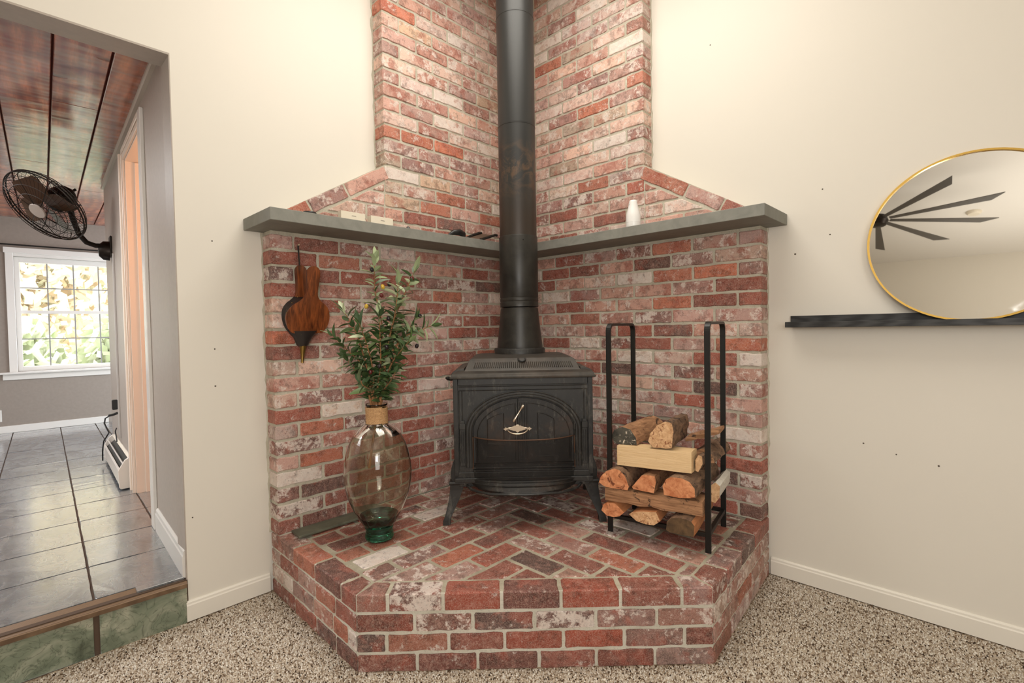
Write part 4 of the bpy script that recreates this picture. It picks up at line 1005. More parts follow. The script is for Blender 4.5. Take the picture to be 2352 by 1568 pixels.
log([(0.139, 0.086), (0.134, 0.119), (0.118, 0.135), (0.093, 0.142), (0.063, 0.141), (0.044, 0.136), (0.033, 0.122), (0.036, 0.081), (0.089, 0.079), (0.126, 0.080)], -0.075, 0.28, ('log_dark', 'bark', 'side_orange'), 'dark weathered log end at the bottom right of the rack', bark_from=lambda p, c: p.x > c.x-0.03)
def cross(w0, w1, z0, z1, d0, d1, mat, label, rgh=0.004, zr_=0.0, prof=None):
    """a split lying across the front of the rack"""
    b = MB(); nb = 9; rings = []
    pr = prof or [(0, 0), (0.3, -0.04), (0.7, 0.0), (1, 0.05), (1, 0.5), (0.95, 0.95), (0.6, 1.03), (0.25, 1.0), (0, 0.98), (0, 0.5)]
    for j in range(nb):
        f = j/(nb-1); w = w0+(w1-w0)*f
        rings.append([RM(w+0.002*noise.noise(Vector((a*9, b_*9, 1))), z0+(z1-z0)*b_+zr_*f+rgh*noise.noise(Vector((f*9, b_*3, a*3+len(label)))), d0+(d1-d0)*a+rgh*noise.noise(Vector((f*8+5, b_*3, a*3)))) for a, b_ in pr])
    b.loft(rings); o = b.build('firewood_log', M[mat], smooth=True, angle=35)
    org = RM((w0+w1)/2, (z0+z1)/2, (d0+d1)/2); o.data.transform(Matrix.Translation(-org)); o.location = org
    tag(o, label, 'log', 'firewood logs stacked in the rack'); return o
cross(0.405, 0.014, 0.141, 0.196, -0.030, 0.075, 'log_split', 'long rough brown split lying crosswise above the bottom row', 0.006, 0.006)
log([(0.420, 0.221), (0.411, 0.247), (0.387, 0.273), (0.352, 0.289), (0.329, 0.285), (0.307, 0.266), (0.291, 0.225), (0.295, 0.2085), (0.359, 0.2065), (0.394, 0.2085)], -0.06, 0.26, ('log_orange', 'bark', 'bark'), 'orange-ended half log at the left of the second layer')
log([(0.287, 0.217), (0.247, 0.268), (0.225, 0.275), (0.193, 0.275), (0.189, 0.252), (0.197, 0.2065), (0.248, 0.208), (0.281, 0.209)], -0.035, 0.28, ('log_orange', 'log_split', 'log_split'), 'narrow orange wedge log between the two bigger ones, second layer', taper=0.85)
log([(0.156, 0.247), (0.145, 0.274), (0.125, 0.286), (0.085, 0.289), (0.055, 0.279), (0.036, 0.256), (0.034, 0.221), (0.09, 0.2115), (0.151, 0.214)], -0.055, 0.285, ('log_orange', 'bark', 'bark'), 'large burnt-orange half log at the right of the second layer', taper=1.03, skew=(-0.015, 0.006))
cross(0.358, 0.058, 0.291, 0.372, -0.010, 0.075, 'log_cream', 'pale cream square-cut split lying across the pile', 0.002, 0.008, prof=[(0, 0), (0.5, -0.03), (1, 0.03), (1, 0.5), (1, 0.97), (0.5, 1.03), (0, 1.0), (0, 0.5)])
log([(0.051, 0.345), (0.039, 0.366), (0.025, 0.362), (0.023, 0.334), (0.040, 0.300), (0.050, 0.303)], 0.02, 0.092, ('log_tan', 'bark', 'side_orange'), 'small tan piece just behind the right end of the cream split')
log([(0.10, 0.318), (0.085, 0.354), (0.040, 0.374), (0.006, 0.354), (-0.004, 0.322), (0.03, 0.314)], 0.10, 0.40, ('log_split', 'bark', 'bark'), 'brown barked log under the flat piece, right of the cream split', taper=0.95, skew=(-0.01, -0.01))
log([(0.008, 0.205), (0.006, 0.238), (-0.012, 0.252), (-0.028, 0.240), (-0.026, 0.195), (-0.010, 0.170), (0.006, 0.175)], 0.075, 0.30, ('log_tan', 'birch_white', 'birch_white'), 'thin pale log with white birch bark at the far right')
log([(0.392, 0.405), (0.378, 0.434), (0.342, 0.448), (0.308, 0.441), (0.285, 0.407), (0.280, 0.380), (0.326, 0.3745), (0.379, 0.3755)], 0.01, 0.27, ('birch', 'log_split', 'log_tan'), 'dark lichen-covered log on top of the pile at the left', skew=(-0.045, 0.015), rough=0.007)
log([(0.226, 0.405), (0.217, 0.438), (0.19, 0.472), (0.158, 0.489), (0.132, 0.488), (0.125, 0.452), (0.132, 0.388), (0.154, 0.384), (0.175, 0.384), (0.207, 0.382)], -0.012, 0.24, ('log_tan', 'bark', 'bark'), 'upright-faced tan half log at the top centre of the pile', bark_from=lambda p, c: p.x > c.x-0.01, rough=0.005)
cross(0.118, -0.012, 0.385, 0.402, 0.14, 0.26, 'log_split', 'thin flat brown split behind the top logs at the right', 0.006, 0.045)

# ---------------------------------------------------------------- bellows
bel = empty('fireplace_bellows', Matrix.Translation((0.05, -1.39, 0.95))); tag(bel, 'walnut and black leather fireplace bellows hanging on the left brick panel', 'bellows'); bpy.context.view_layer.update()
def outline_board(hw, cy, top, body_z, body_r, low_z, low_hw, neck_hw, neck_z):
    L_ = []; n = 10
    for i in range(n+1): a = pi*i/n; L_.append((cy+hw*cos(a), top-hw+hw*sin(a)))
    L_ = L_[::-1] if False else L_
    right = [(cy+hw, top-hw)]; pts = []
    import_pts = [(hw, top-hw), (hw*1.02, top-hw-0.015), (neck_hw, neck_z), (neck_hw*1.05, neck_z-0.02), (neck_hw*1.5, neck_z-0.042), (body_r*0.66, body_z+body_r*0.86), (body_r*0.90, body_z+body_r*0.52), (body_r, body_z+0.01), (body_r*0.97, body_z-0.022), (body_r*0.82, body_z-0.048), (low_hw, low_z)]
    top_arc = [(hw*cos(a), top-hw+hw*sin(a)) for a in [pi*i/10 for i in range(1, 10)]]
    left = [(-x, z) for x, z in reversed(import_pts)]
    poly = left + [(x, z) for x, z in reversed(top_arc)] + import_pts
    return [(cy+x, z) for x, z in poly]
# boards: local x of the prism = world y, extruded along world -x
BX = lambda x: frame((x, 0, 0), (0, 1, 0), (-1, 0, 0), (0, 0, 1))
def pear(c_body, c_hand, top, dz, hw, sc):
    R_ = [(hw, top-hw), (hw*1.0, top-hw-0.015), (hw*0.9, 1.075+dz), (0.0235, 1.045+dz), (0.025, 1.030+dz), (0.031, 1.013+dz), (0.046, 0.998+dz), (0.068, 0.984+dz), (0.086, 0.964+dz), (0.0945, 0.940+dz), (0.094, 0.918+dz), (0.087, 0.893+dz), (0.074, 0.873+dz), (0.061, 0.860+dz)]
    arc_ = [(hw*cos(a), top-hw+hw*sin(a)) for a in [pi*i/10 for i in range(1, 10)]]
    poly = [(-x, z) for x, z in reversed(R_)] + [(x, z) for x, z in reversed(arc_)] + R_
    out = []
    for x, z in poly:
        f = min(1, max(0, (z-0.94)/(1.06-0.94))); out.append((c_body+(c_hand-c_body)*f + x*(sc+(1-sc)*f), z))
    return out
front = pear(-1.385, -1.370, 1.147, 0.0, 0.028, 1.0)
back = pear(-1.388, -1.391, 1.157, 0.005, 0.025, 0.90)
def smooth_poly(poly, it=2):
    for _ in range(it):
        out = []
        for i in range(len(poly)):
            p = poly[i]; q = poly[(i+1) % len(poly)]; out += [(p[0]*.75+q[0]*.25, p[1]*.75+q[1]*.25), (p[0]*.25+q[0]*.75, p[1]*.25+q[1]*.75)]
        poly = out
    return poly
front = smooth_poly(front, 1); back = smooth_poly(back, 1)
def shear(o, xtop, xbot):   # tilt: the boards meet at the nozzle
    for v in o.data.vertices:
        f = (v.co.z-0.80)/(1.15-0.80); v.co.x += xbot + (xtop-xbot)*f
b = MB(); b.prism(front, -0.006, 0.006, BX(0)); fb = b.build('front_board', M['walnut'], bevel=0.0025, seg=2, smooth=True, angle=50); shear(fb, 0.098, 0.040); inv_parent(fb, bel)
b = MB(); b.prism(back, -0.006, 0.006, BX(0)); bb_ = b.build('back_board', M['walnut'], bevel=0.0025, seg=2, smooth=True, angle=50); shear(bb_, 0.014, 0.018); inv_parent(bb_, bel)
# leather gusset between the boards
def sub_outline(poly, zmax=1.02, shrink=0.97):
    c = (-1.38, 0.93); return [(c[0]+(p[0]-c[0])*shrink, c[1]+(p[1]-c[1])*shrink) for p in poly if p[1] < zmax]
g0 = sub_outline(front); g1 = sub_outline(back); nG = min(len(g0), len(g1))
rings = []
for f, sh in ((0.0, 1.015), (0.2, 0.97), (0.45, 1.01), (0.7, 1.0), (1.0, 1.10)):
    rg = []
    for i in range(nG):
        p = g0[i]; q = g1[i]; y = p[0]*(1-f)+q[0]*f; z = p[1]*(1-f)+q[1]*f; cy_, cz_ = -1.38, 0.93
        y = cy_+(y-cy_)*sh; z = cz_+(z-cz_)*sh; ff = (z-0.80)/0.35
        x0_ = 0.034+(0.092-0.034)*ff; x1_ = 0.022+(0.019-0.022)*ff; rg.append((x0_*(1-f)+x1_*f, y, z))
    rings.append(rg)
b = MB(); b.loft(rings); o = b.build('leather_gusset', M['leather'], smooth=True); inv_parent(o, bel)
# leather collar, studs and brass nozzle
b = MB(); cyz = [(-1.395, 0.872, 0.064, 0.036), (-1.396, 0.862, 0.056, 0.033), (-1.397, 0.846, 0.040, 0.028), (-1.399, 0.828, 0.030, 0.023), (-1.400, 0.812, 0.024, 0.018), (-1.400, 0.806, 0.017, 0.014)]
b.loft([[(0.034+hx*cos(a), cy_+hy*sin(a), z) for a in [2*pi*k/16 for k in range(16)]] for cy_, z, hy, hx in [(c[0], c[1], c[2]*1.04, c[3]*1.02) for c in cyz]]); o = b.build('nozzle_collar', M['leather'], smooth=True); inv_parent(o, bel)
b = MB(); b.tube([(0.036, -1.400, 0.812), (0.036, -1.401, 0.78), (0.035, -1.403, 0.745), (0.035, -1.404, 0.735)], [0.015, 0.0095, 0.0055, 0.006], 12); o = b.build('brass_nozzle', M['brass'], smooth=True); inv_parent(o, bel)
for (y, z) in ((-1.415, 0.858), (-1.385, 0.859), (-1.407, 0.842), (-1.388, 0.843), (-1.397, 0.826)):
    b = MB(); b.lathe([(0.0028, 0), (0.002, 0.0016), (0.0001, 0.002)], 8, mw=frame((0.062 if z > 0.85 else 0.057 if z > 0.835 else 0.051, y, z), (0, 1, 0), (0, 0, 1), (1, 0, 0))); o = b.build('brass_stud', M['brass'], smooth=True); inv_parent(o, bel)
for i in range(5, 11):
    p = g0[i*3 % nG] if False else front[(i*2+2) % len(front)]
for (y, z) in ((-1.463, 0.90), (-1.472, 0.95), (-1.452, 0.99), (-1.43, 1.015)):
    f = (z-0.80)/0.35; b = MB(); b.lathe([(0.0026, 0), (0.0019, 0.0016), (0.0001, 0.002)], 8, mw=frame((0.045+0.055*f, y-0.004, z), (1, 0, 0), (0, 0, 1), (0, -1, 0))); o = b.build('brass_stud', M['brass'], smooth=True); inv_parent(o, bel)
b = MB(); b.tube([(0.016, -1.395, 1.150), (0.014, -1.3965, 1.19), (0.012, -1.398, 1.240)], 0.0036, 6); o = b.build('hanging_strap', M['leather']); inv_parent(o, bel)
b = MB(); b.tube([(0.0, -1.398, 1.240), (0.020, -1.398, 1.244)], 0.003, 8); b.lathe([(0.005, 0), (0.004, 0.002), (0.0001, 0.0025)], 8, mw=frame((0.020, -1.398, 1.244), (0, 1, 0), (0, 0, 1), (1, 0, 0))); tag(b.build('nail', M['pewter'], smooth=True), 'steel nail in the bricks holding the bellows strap', 'nail')

# ---------------------------------------------------------------- things on the mantle and hearth
ZM = 1.3452
b = MB(); b.lathe([(0.0001, 0), (0.034, 0), (0.036, 0.004), (0.0365, 0.04), (0.036, 0.065), (0.0335, 0.080), (0.028, 0.100), (0.0235, 0.118), (0.0205, 0.134), (0.0195, 0.142), (0.017, 0.146), (0.013, 0.147), (0.0001, 0.146)], 36)
o = b.build('white_bottle', M['white_ceramic'], smooth=True, angle=50); o.location = (0.883, -0.10, ZM); tag(o, 'small white bottle-shaped ceramic on the right mantle shelf', 'bottle')
b = MB(); b.lathe([(0.0367, 0.036), (0.0371, 0.038), (0.0367, 0.040)], 36, closed=True); o2 = b.build('base_ring', M['white_ceramic'], o, smooth=True)
b = MB(); b.box((-0.010, -0.0211, 0.122), (0.006, -0.0203, 0.125)); b.build('grey_mark', simple('grey_print', (150, 152, 158), 0.5), o)
def plate(y, label):
    m = frame((0.120, y, ZM+0.0005), (0, 1, 0), (-1, 0, 0), (0, 0, 1)); r = empty('switch_plate', m); tag(r, label, 'plate', 'ivory plates on the left mantle shelf')
    b = MB(); b.box((-0.058, -0.004, 0.018), (0.058, 0.030, 0.050)); b.box((-0.058, -0.004, 0.0), (-0.036, 0.030, 0.018)); b.box((0.0, -0.004, 0.003), (0.018, 0.030, 0.018)); b.box((0.036, -0.004, 0.0), (0.058, 0.030, 0.018)); o = b.build('plate_body', M['ivory'], r, bevel=0.001)
    b = MB(); b.box((-0.008, -0.0052, 0.033), (0.012, -0.004, 0.0345)); b.build('printed_line', simple('grey_ink', (130, 124, 118), 0.6), r)
    return r
plate(-1.195, 'ivory plastic wall plate lying on the left mantle shelf, nearer the shelf end')
plate(-1.050, 'ivory plastic wall plate lying on the left mantle shelf, nearer the stovepipe')
b = MB(); b.lathe([(0.0001, 0), (0.026, 0), (0.030, 0.006), (0.026, 0.012), (0.0001, 0.014)], 20); o = b.build('black_disc', M['black_plastic'], smooth=True); o.location = (0.075, -1.372, ZM+0.02); o.scale = (1, 1, 1.0)
b2 = MB(); b2.lathe([(0.0001, 0), (0.02, 0), (0.016, 0.020), (0.0001, 0.0205)], 16); q_ = b2.build('foot', M['black_plastic'], o, smooth=True); q_.location = (0, 0, -0.02)
tag(o, 'low black disc at the left end of the left mantle shelf', 'disc')
b = MB(); b.tube([(0.09, -0.625, 0.012), (0.10, -0.60, 0.022), (0.10, -0.56, 0.026), (0.095, -0.525, 0.020), (0.09, -0.515, 0.014)], [0.004, 0.011, 0.014, 0.012, 0.005], 10); b.v = [(v[0]-0.095, v[1]+0.57, v[2]) for v in b.v]
o = b.build('black_stone', M['black_plastic'], smooth=True); o.location = (0.150, -0.62, ZM-0.002); o.scale = (1.0, 1.0, 1.25); tag(o, 'flat black stone-like knob on the left mantle shelf, left of the bracket', 'knob')
r = empty('black_bracket', frame((0.140, -0.445, ZM), (0, 1.15, 0), (-1, 0, 0), (0, 0, 1.35))); tag(r, 'black and brown metal bracket lying on the left mantle shelf beside the stovepipe', 'bracket')
b = MB(); b.tube([(-0.095, 0.0, 0.006), (-0.05, 0.01, 0.022), (0.0, 0.015, 0.038), (0.02, 0.02, 0.040)], 0.006, 6); b.build('upper_arm', M['black_metal'], r)
b = MB(); b.tube([(-0.02, -0.02, 0.006), (0.03, -0.015, 0.020), (0.085, -0.01, 0.036), (0.10, -0.01, 0.036)], 0.006, 6); b.build('lower_arm', M['black_metal'], r)
b = MB(); b.add([(-0.08, 0.0, 0.008), (0.015, 0.018, 0.038), (0.08, -0.01, 0.034), (-0.02, -0.02, 0.006), (-0.08, 0.0, 0.004), (0.015, 0.018, 0.034), (0.08, -0.01, 0.030), (-0.02, -0.02, 0.002)], [(0,1,2,3), (7,6,5,4), (0,4,5,1), (1,5,6,2), (2,6,7,3), (3,7,4,0)]); b.build('brown_plate', simple('brown_plate_paint', (92, 72, 58), 0.5), r)
b = MB(); b.lathe([(0.0001, 0), (0.008, 0), (0.009, 0.006), (0.004, 0.014), (0.0001, 0.016)], 7); o = b.build('black_screw_anchor', M['black_plastic']); o.location = (0.17, -0.94, ZM); o.scale = (1.2, 1.2, 1); tag(o, 'tiny black anchor at the front edge of the left mantle shelf', 'anchor')
b = MB(); vs = [(0.004, -1.458, 0), (0.104, -1.466, 0), (0.100, -1.06, 0), (0.004, -1.06, 0)]
b.add([(x-0.05, y+1.26, -0.005+0.0) for x, y, z in vs] + [(x-0.05, y+1.26, 0.005) for x, y, z in vs], [(3,2,1,0), (4,5,6,7), (0,1,5,4), (1,2,6,5), (2,3,7,6), (3,0,4,7)])
o = b.build('slate_strip', M['slate_strip'], bevel=0.0015); o.location = (0.05, -1.26, 0.0115); o.rotation_euler = (0, radians(-2.0), 0); tag(o, 'loose green-grey slate strip on the hearth against the left brick panel', 'tile')

# ---------------------------------------------------------------- picture ledge and round mirror
led = empty('picture_ledge', Matrix.Translation((2.3, 0.06, 0.853))); tag(led, 'long black wooden picture ledge on the right wall under the round mirror', 'shelf'); bpy.context.view_layer.update()
for nm, lo, hi in (('shelf_board', (1.54, 0.006, 0.853), (3.1, HY-0.001, 0.866)), ('front_lip', (1.54, -0.004, 0.853), (3.1, 0.006, 0.876)), ('back_rail', (1.54, HY-0.013, 0.866), (3.1, HY-0.001, 0.902))):
    b = MB(); b.box(lo, hi); o = b.build(nm, M['ledge'], bevel=0.001); inv_parent(o, led)
th = radians(6.3); MR = 0.30; MC = Vector((2.116, 0.025, 0.868)) + Vector((0, sin(th)*MR, cos(th)*MR))
MFm = frame(MC, (1, 0, 0), (0, cos(th), -sin(th)), (0, sin(th), cos(th)))   # local y points into the wall
mir = empty('round_mirror', MFm); tag(mir, 'round gold-framed mirror leaning on the black ledge, showing a ceiling fan', 'mirror')
b = MB(); b.lathe([(0.0001, 0.0), (MR-0.006, 0.0), (MR-0.006, 0.010), (0.0001, 0.010)], 96, mw=frame((0, 0, 0), (1, 0, 0), (0, 0, 1), (0, 1, 0)) @ Matrix.Scale(1, 4)); o = b.build('mirror_glass', M['mirror'], mir, smooth=True, angle=30)
b = MB(); b.lathe([(MR-0.0065, -0.006), (MR, -0.007), (MR, 0.017), (MR-0.0065, 0.016)], 96, mw=frame((0, 0, 0), (1, 0, 0), (0, 0, 1), (0, 1, 0)), closed=True); b.build('gold_frame', M['gold'], mir, smooth=True, angle=30)

# ---------------------------------------------------------------- ceiling fan and smoke alarm (seen in the mirror)
FC = Vector((1.36, -3.25, 2.60)); cf = empty('ceiling_fan', Matrix.Translation(FC)); tag(cf, 'many-bladed grey ceiling fan reflected in the round mirror', 'ceiling fan')
b = MB(); b.lathe([(0.0001, -0.06), (0.07, -0.05), (0.09, -0.01), (0.07, 0.04), (0.02, 0.06), (0.014, 0.07), (0.014, 0.24), (0.06, 0.25), (0.07, 0.297), (0.0001, 0.297)], 24); b.build('fan_motor', M['bronze'], cf, smooth=True)
for k in range(10):
    a = 2*pi*(k+0.35)/10; X_ = Vector((cos(a), sin(a), 0)); Y_ = Vector((-sin(a)*0.94, cos(a)*0.94, 0.12)); Y_ = Y_.normalized(); b = MB()
    w0, w1 = 0.03, 0.062; z_ = X_.cross(Y_)
    pts = [X_*0.10-Y_*w0*0.6, X_*0.80-Y_*w1*0.75, X_*0.90+Y_*w1*0.55, X_*0.10+Y_*w0*0.6]
    b.add([p for p in pts]+[p+z_*0.006 for p in pts], [(3,2,1,0), (4,5,6,7), (0,1,5,4), (1,2,6,5), (2,3,7,6), (3,0,4,7)]); b.build('fan_blade', M['fan_blade'], cf)
b = MB(); b.lathe([(0.0001, -0.03), (0.045, -0.028), (0.06, -0.012), (0.062, 0.0), (0.0001, 0.0)], 24); o = b.build('smoke_alarm', M['ivory'], smooth=True); o.location = (2.02, -4.1, CEIL-0.0005); tag(o, 'round ivory smoke alarm on the ceiling, seen in the mirror', 'smoke alarm')
# ---------------------------------------------------------------- the room beyond the doorway
# local frame: x = a (into that room), y = -b side ... built from U, V below; a grows away from us, b grows to the left
kk = 0.045; U = Vector((-1, kk, 0)).normalized(); V = Vector((-kk, -1, 0)).normalized(); OO = Vector((-0.09, -1.824, 0))
# right-handed frame (U, -V, Z): local y = -b
HF = frame(OO, U, -V, (0, 0, 1))
ZT = -0.09; ZC = 2.05; FAR = 4.72
def hbox(b, a0, a1, b0, b1, z0, z1, mi=0): b.box((a0, -b1, z0), (a1, -b0, z1), mi)
def H(b, name, mat, parent=None, kind=None, **k):
    o = b.build(name, mat, **k)
    if parent is None: o.matrix_world = HF
    else: o.parent = parent
    if kind: o['kind'] = kind
    return o
hall = {}
# floor bed, tiles
b = MB(); hbox(b, 0.0, FAR, 0.0, 2.6, -0.30, ZT-0.003); hbox(b, 0.10, FAR, -1.3, 0.0, -0.30, ZT-0.003); hfloor = H(b, 'floor', M['grout'], kind='structure')
hfloor.name = 'floor'
tr_ = random.Random(9)
def tile(a0, a1, b0, b1):
    w = a1-a0-0.007; h = b1-b0-0.007
    me = brick_mesh([(0, 0), (w, 0), (w, h), (0, h)], 0.010, tr_.randint(0, 9999), ch=0.0012, jit=0.0009)
    for v in me.vertices: v.co.y = min(v.co.y, 0.010) if v.co.y > 0.005 else (0.0 if v.co.y < 0.0009 else 0.0012)
    me.materials.clear(); me.materials.append(M['tile']); me.name = 'tile'
    o = bpy.data.objects.new('tile', me); COL.objects.link(o); o.parent = hfloor
    o.matrix_local = frame((a0+0.0035, -b1+0.0035, ZT+0.003), (1, 0, 0), (0, 0, -1), (0, 1, 0))
for i in range(-1, 14):
    a0 = 0.058+0.3455*i; a1 = a0+0.3455
    if a1 < 0.07: continue
    a1 = min(a1, FAR-0.002)
    for (b0, b1) in ((0.0, 0.278), (0.278, 0.625), (0.625, 0.97), (0.97, 1.315), (1.315, 1.66), (1.66, 2.005), (2.005, 2.35)): tile(a0, a1, b0, b1)
    if a0 > 2.7: tile(a0, a1, -0.07, 0.0); tile(a0, a1, -0.415, -0.07)
    if 0.7 < a0 < 1.2: tile(a0, a1, -0.35, 0.0)
# threshold: worn oak nosing, a cut tile strip, green riser tiles
b = MB(); pr = [(-0.016, -0.118), (-0.016, -0.103), (-0.013, -0.099), (-0.008, -0.0975), (0.056, -0.0885), (0.056, -0.118)]
b.prism(pr, -1.2, -0.004); o = H(b, 'trim_1', M['nosing'], kind='structure')
strip = MB(); hbox(strip, 0.012, 0.056, 0.008, 0.158, -0.094, -0.0845); o = H(strip, 'tile_piece', M['tile'], hfloor, bevel=0.001)
for (b0, b1) in ((0.004, 0.268), (0.285, 0.60), (0.617, 0.93)):
    g = MB(); hbox(g, -0.008, 0.004, b0, b1, -0.262, -0.119); o = H(g, 'riser_tile', M['green_tile'], hfloor, bevel=0.0015)
g = MB(); hbox(g, -0.003, 0.01, 0.0, 1.1, -0.262, -0.112); H(g, 'riser_grout', M['grout'], hfloor)
# walls
b = MB(); hbox(b, 0.02, 0.755, -0.10, 0.0, ZT-0.05, ZC+0.06); hbox(b, 1.44, 2.78, -0.10, 0.0, ZT-0.05, ZC+0.06); hbox(b, 0.755, 1.44, -0.10, 0.0, 1.90, ZC+0.06)
H(b, 'wall_hall_right', M['taupe'], kind='structure')
b = MB(); hbox(b, 2.66, 2.78, -1.3, -0.10, ZT-0.05, ZC+0.06); H(b, 'wall_hall_return', M['taupe'], kind='structure')
WB0, WB1, WZ0, WZ1 = -0.32, 0.572, 0.515, 1.665
b = MB(); B0, B1 = -1.3, 2.6; WC0, WC1 = 1.25, 2.15
hbox(b, FAR, FAR+0.14, B0, WB0, ZT-0.05, ZC+0.06); hbox(b, FAR, FAR+0.14, WB1, WC0, ZT-0.05, ZC+0.06); hbox(b, FAR, FAR+0.14, WC1, B1, ZT-0.05, ZC+0.06)
for (p, q) in ((WB0, WB1), (WC0, WC1)): hbox(b, FAR, FAR+0.14, p, q, ZT-0.05, WZ0); hbox(b, FAR, FAR+0.14, p, q, WZ1, ZC+0.06)
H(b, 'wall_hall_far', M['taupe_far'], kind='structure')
b = MB(); hbox(b, -0.0, FAR+0.14, 2.6, 2.72, ZT-0.05, ZC+0.06); H(b, 'wall_hall_left', M['taupe'], kind='structure')
# grey lining of the doorway head (the wall end is lined too)
box_obj('trim_2', (X0-0.001, -3.0, 1.930), (HX+0.0005, -1.824, 1.9372), M['taupe'], kind='structure')
b = MB(); b.box((X0-0.0, -1.8275, ZT-0.003), (HX+0.0004, -1.8238, 1.9305)); b.build('trim_3', M['taupe'])['kind'] = 'structure'
# plank ceiling
b = MB(); hbox(b, 0.12, FAR+0.14, -1.3, 2.72, ZC+0.021, ZC+0.05); hceil = H(b, 'ceiling', simple('dark_ceiling_gap', (110, 44, 24), 0.8), kind='structure')
hceil.name = 'ceiling'
seams = [-1.0, -0.81, -0.62, -0.43, -0.24, -0.055, 0.13, 0.318, 0.507, 0.695, 0.883, 1.071, 1.26, 1.45, 1.64, 1.83, 2.02, 2.21, 2.40, 2.59]
butts = {5: [3.08], 6: [1.13, 3.13], 7: [2.4], 8: [1.7, 3.5], 9: [0.9, 2.9], 10: [2.0]}
for i in range(len(seams)-1):
    cuts = [0.125] + butts.get(i, [1.2+(i*0.7) % 2.4]) + [FAR-0.003]
    for a0, a1 in zip(cuts[:-1], cuts[1:]):
        g = MB(); hbox(g, a0+0.0012, a1-0.0012, seams[i]+0.004, seams[i+1]-0.004, ZC, ZC+0.02); o = H(g, 'plank', M['plank'], hceil, bevel=0.003)
        cx = Vector(((a0+a1)/2, -(seams[i]+seams[i+1])/2, ZC)); o.data.transform(Matrix.Translation(-cx)); o.location = cx
# moulding between plank ceiling and right wall
b = MB(); b.prism([(p[0], p[1]) for p in ((0, 0), (0.016, 0), (0.020, 0.012), (0.014, 0.022), (0.014, 0.046), (0, 0.046))], 0.0, 2.62, frame((0.14, 0, ZC-0.046), (0, -1, 0), (1, 0, 0), (0, 0, 1))); H(b, 'trim_4', M['taupe_trim'], kind='structure')
# baseboard on the jamb wall and the far wall
b = MB(); b.prism([(0, 0), (0.013, 0), (0.013, 0.082), (0.010, 0.088), (0.009, 0.102), (0.003, 0.110), (0, 0.110)], 0, 0.648, frame((0.012, 0, ZT+0.002), (0, -1, 0), (1, 0, 0), (0, 0, 1))); H(b, 'baseboard_hall', M['trim2'], kind='structure')
b = MB(); hbox(b, FAR-0.014, FAR, -0.115, 2.6, ZT+0.003, -0.018); H(b, 'baseboard_hall_far', M['trim2'], kind='structure', bevel=0.002)
# side door: casings and jambs (peach light comes from the room behind)
b = MB(); hbox(b, 0.672, 0.755, 0.0, 0.017, ZT+0.003, 1.955); H(b, 'door_1_casing', M['trim2'], kind='structure', bevel=0.003)
b = MB(); hbox(b, 1.44, 1.555, 0.0, 0.012, ZT+0.003, 1.955); hbox(b, 1.445, 1.47, 0.012, 0.018, ZT+0.003, 1.93); hbox(b, 1.525, 1.555, 0.012, 0.022, ZT+0.003, 1.955); H(b, 'door_1_casing_far', M['lamp_tinted_trim'], kind='structure', bevel=0.002)
b = MB(); hbox(b, 0.755, 1.44, 0.0, 0.012, 1.90, 1.955); hbox(b, 0.755, 1.44, 0.012, 0.018, 1.93, 1.955); H(b, 'door_1_head', M['lamp_tinted_trim'], kind='structure', bevel=0.002)
b = MB(); hbox(b, 1.432, 1.441, -0.115, 0.0, ZT+0.003, 1.90); hbox(b, 1.422, 1.432, -0.075, -0.045, ZT+0.003, 1.89); hbox(b, 0.755, 1.44, -0.115, 0.0, 1.892, 1.901); hbox(b, 0.754, 0.763, -0.115, 0.0, ZT+0.003, 1.90); H(b, 'door_1_jamb', M['lamp_tinted_trim'], kind='structure', bevel=0.001)
b = MB(); hbox(b, 0.3, 2.2, -1.32, -1.22, ZT-0.05, ZC); hbox(b, 0.3, 0.4, -1.22, -0.10, ZT-0.05, ZC); hbox(b, 2.1, 2.2, -1.22, -0.10, ZT-0.05, ZC); hbox(b, 0.3, 2.2, -1.32, -0.10, ZC-0.01, ZC+0.01); H(b, 'wall_side_room', simple('warm_white_wall', (232, 214, 194), 0.7), kind='structure')
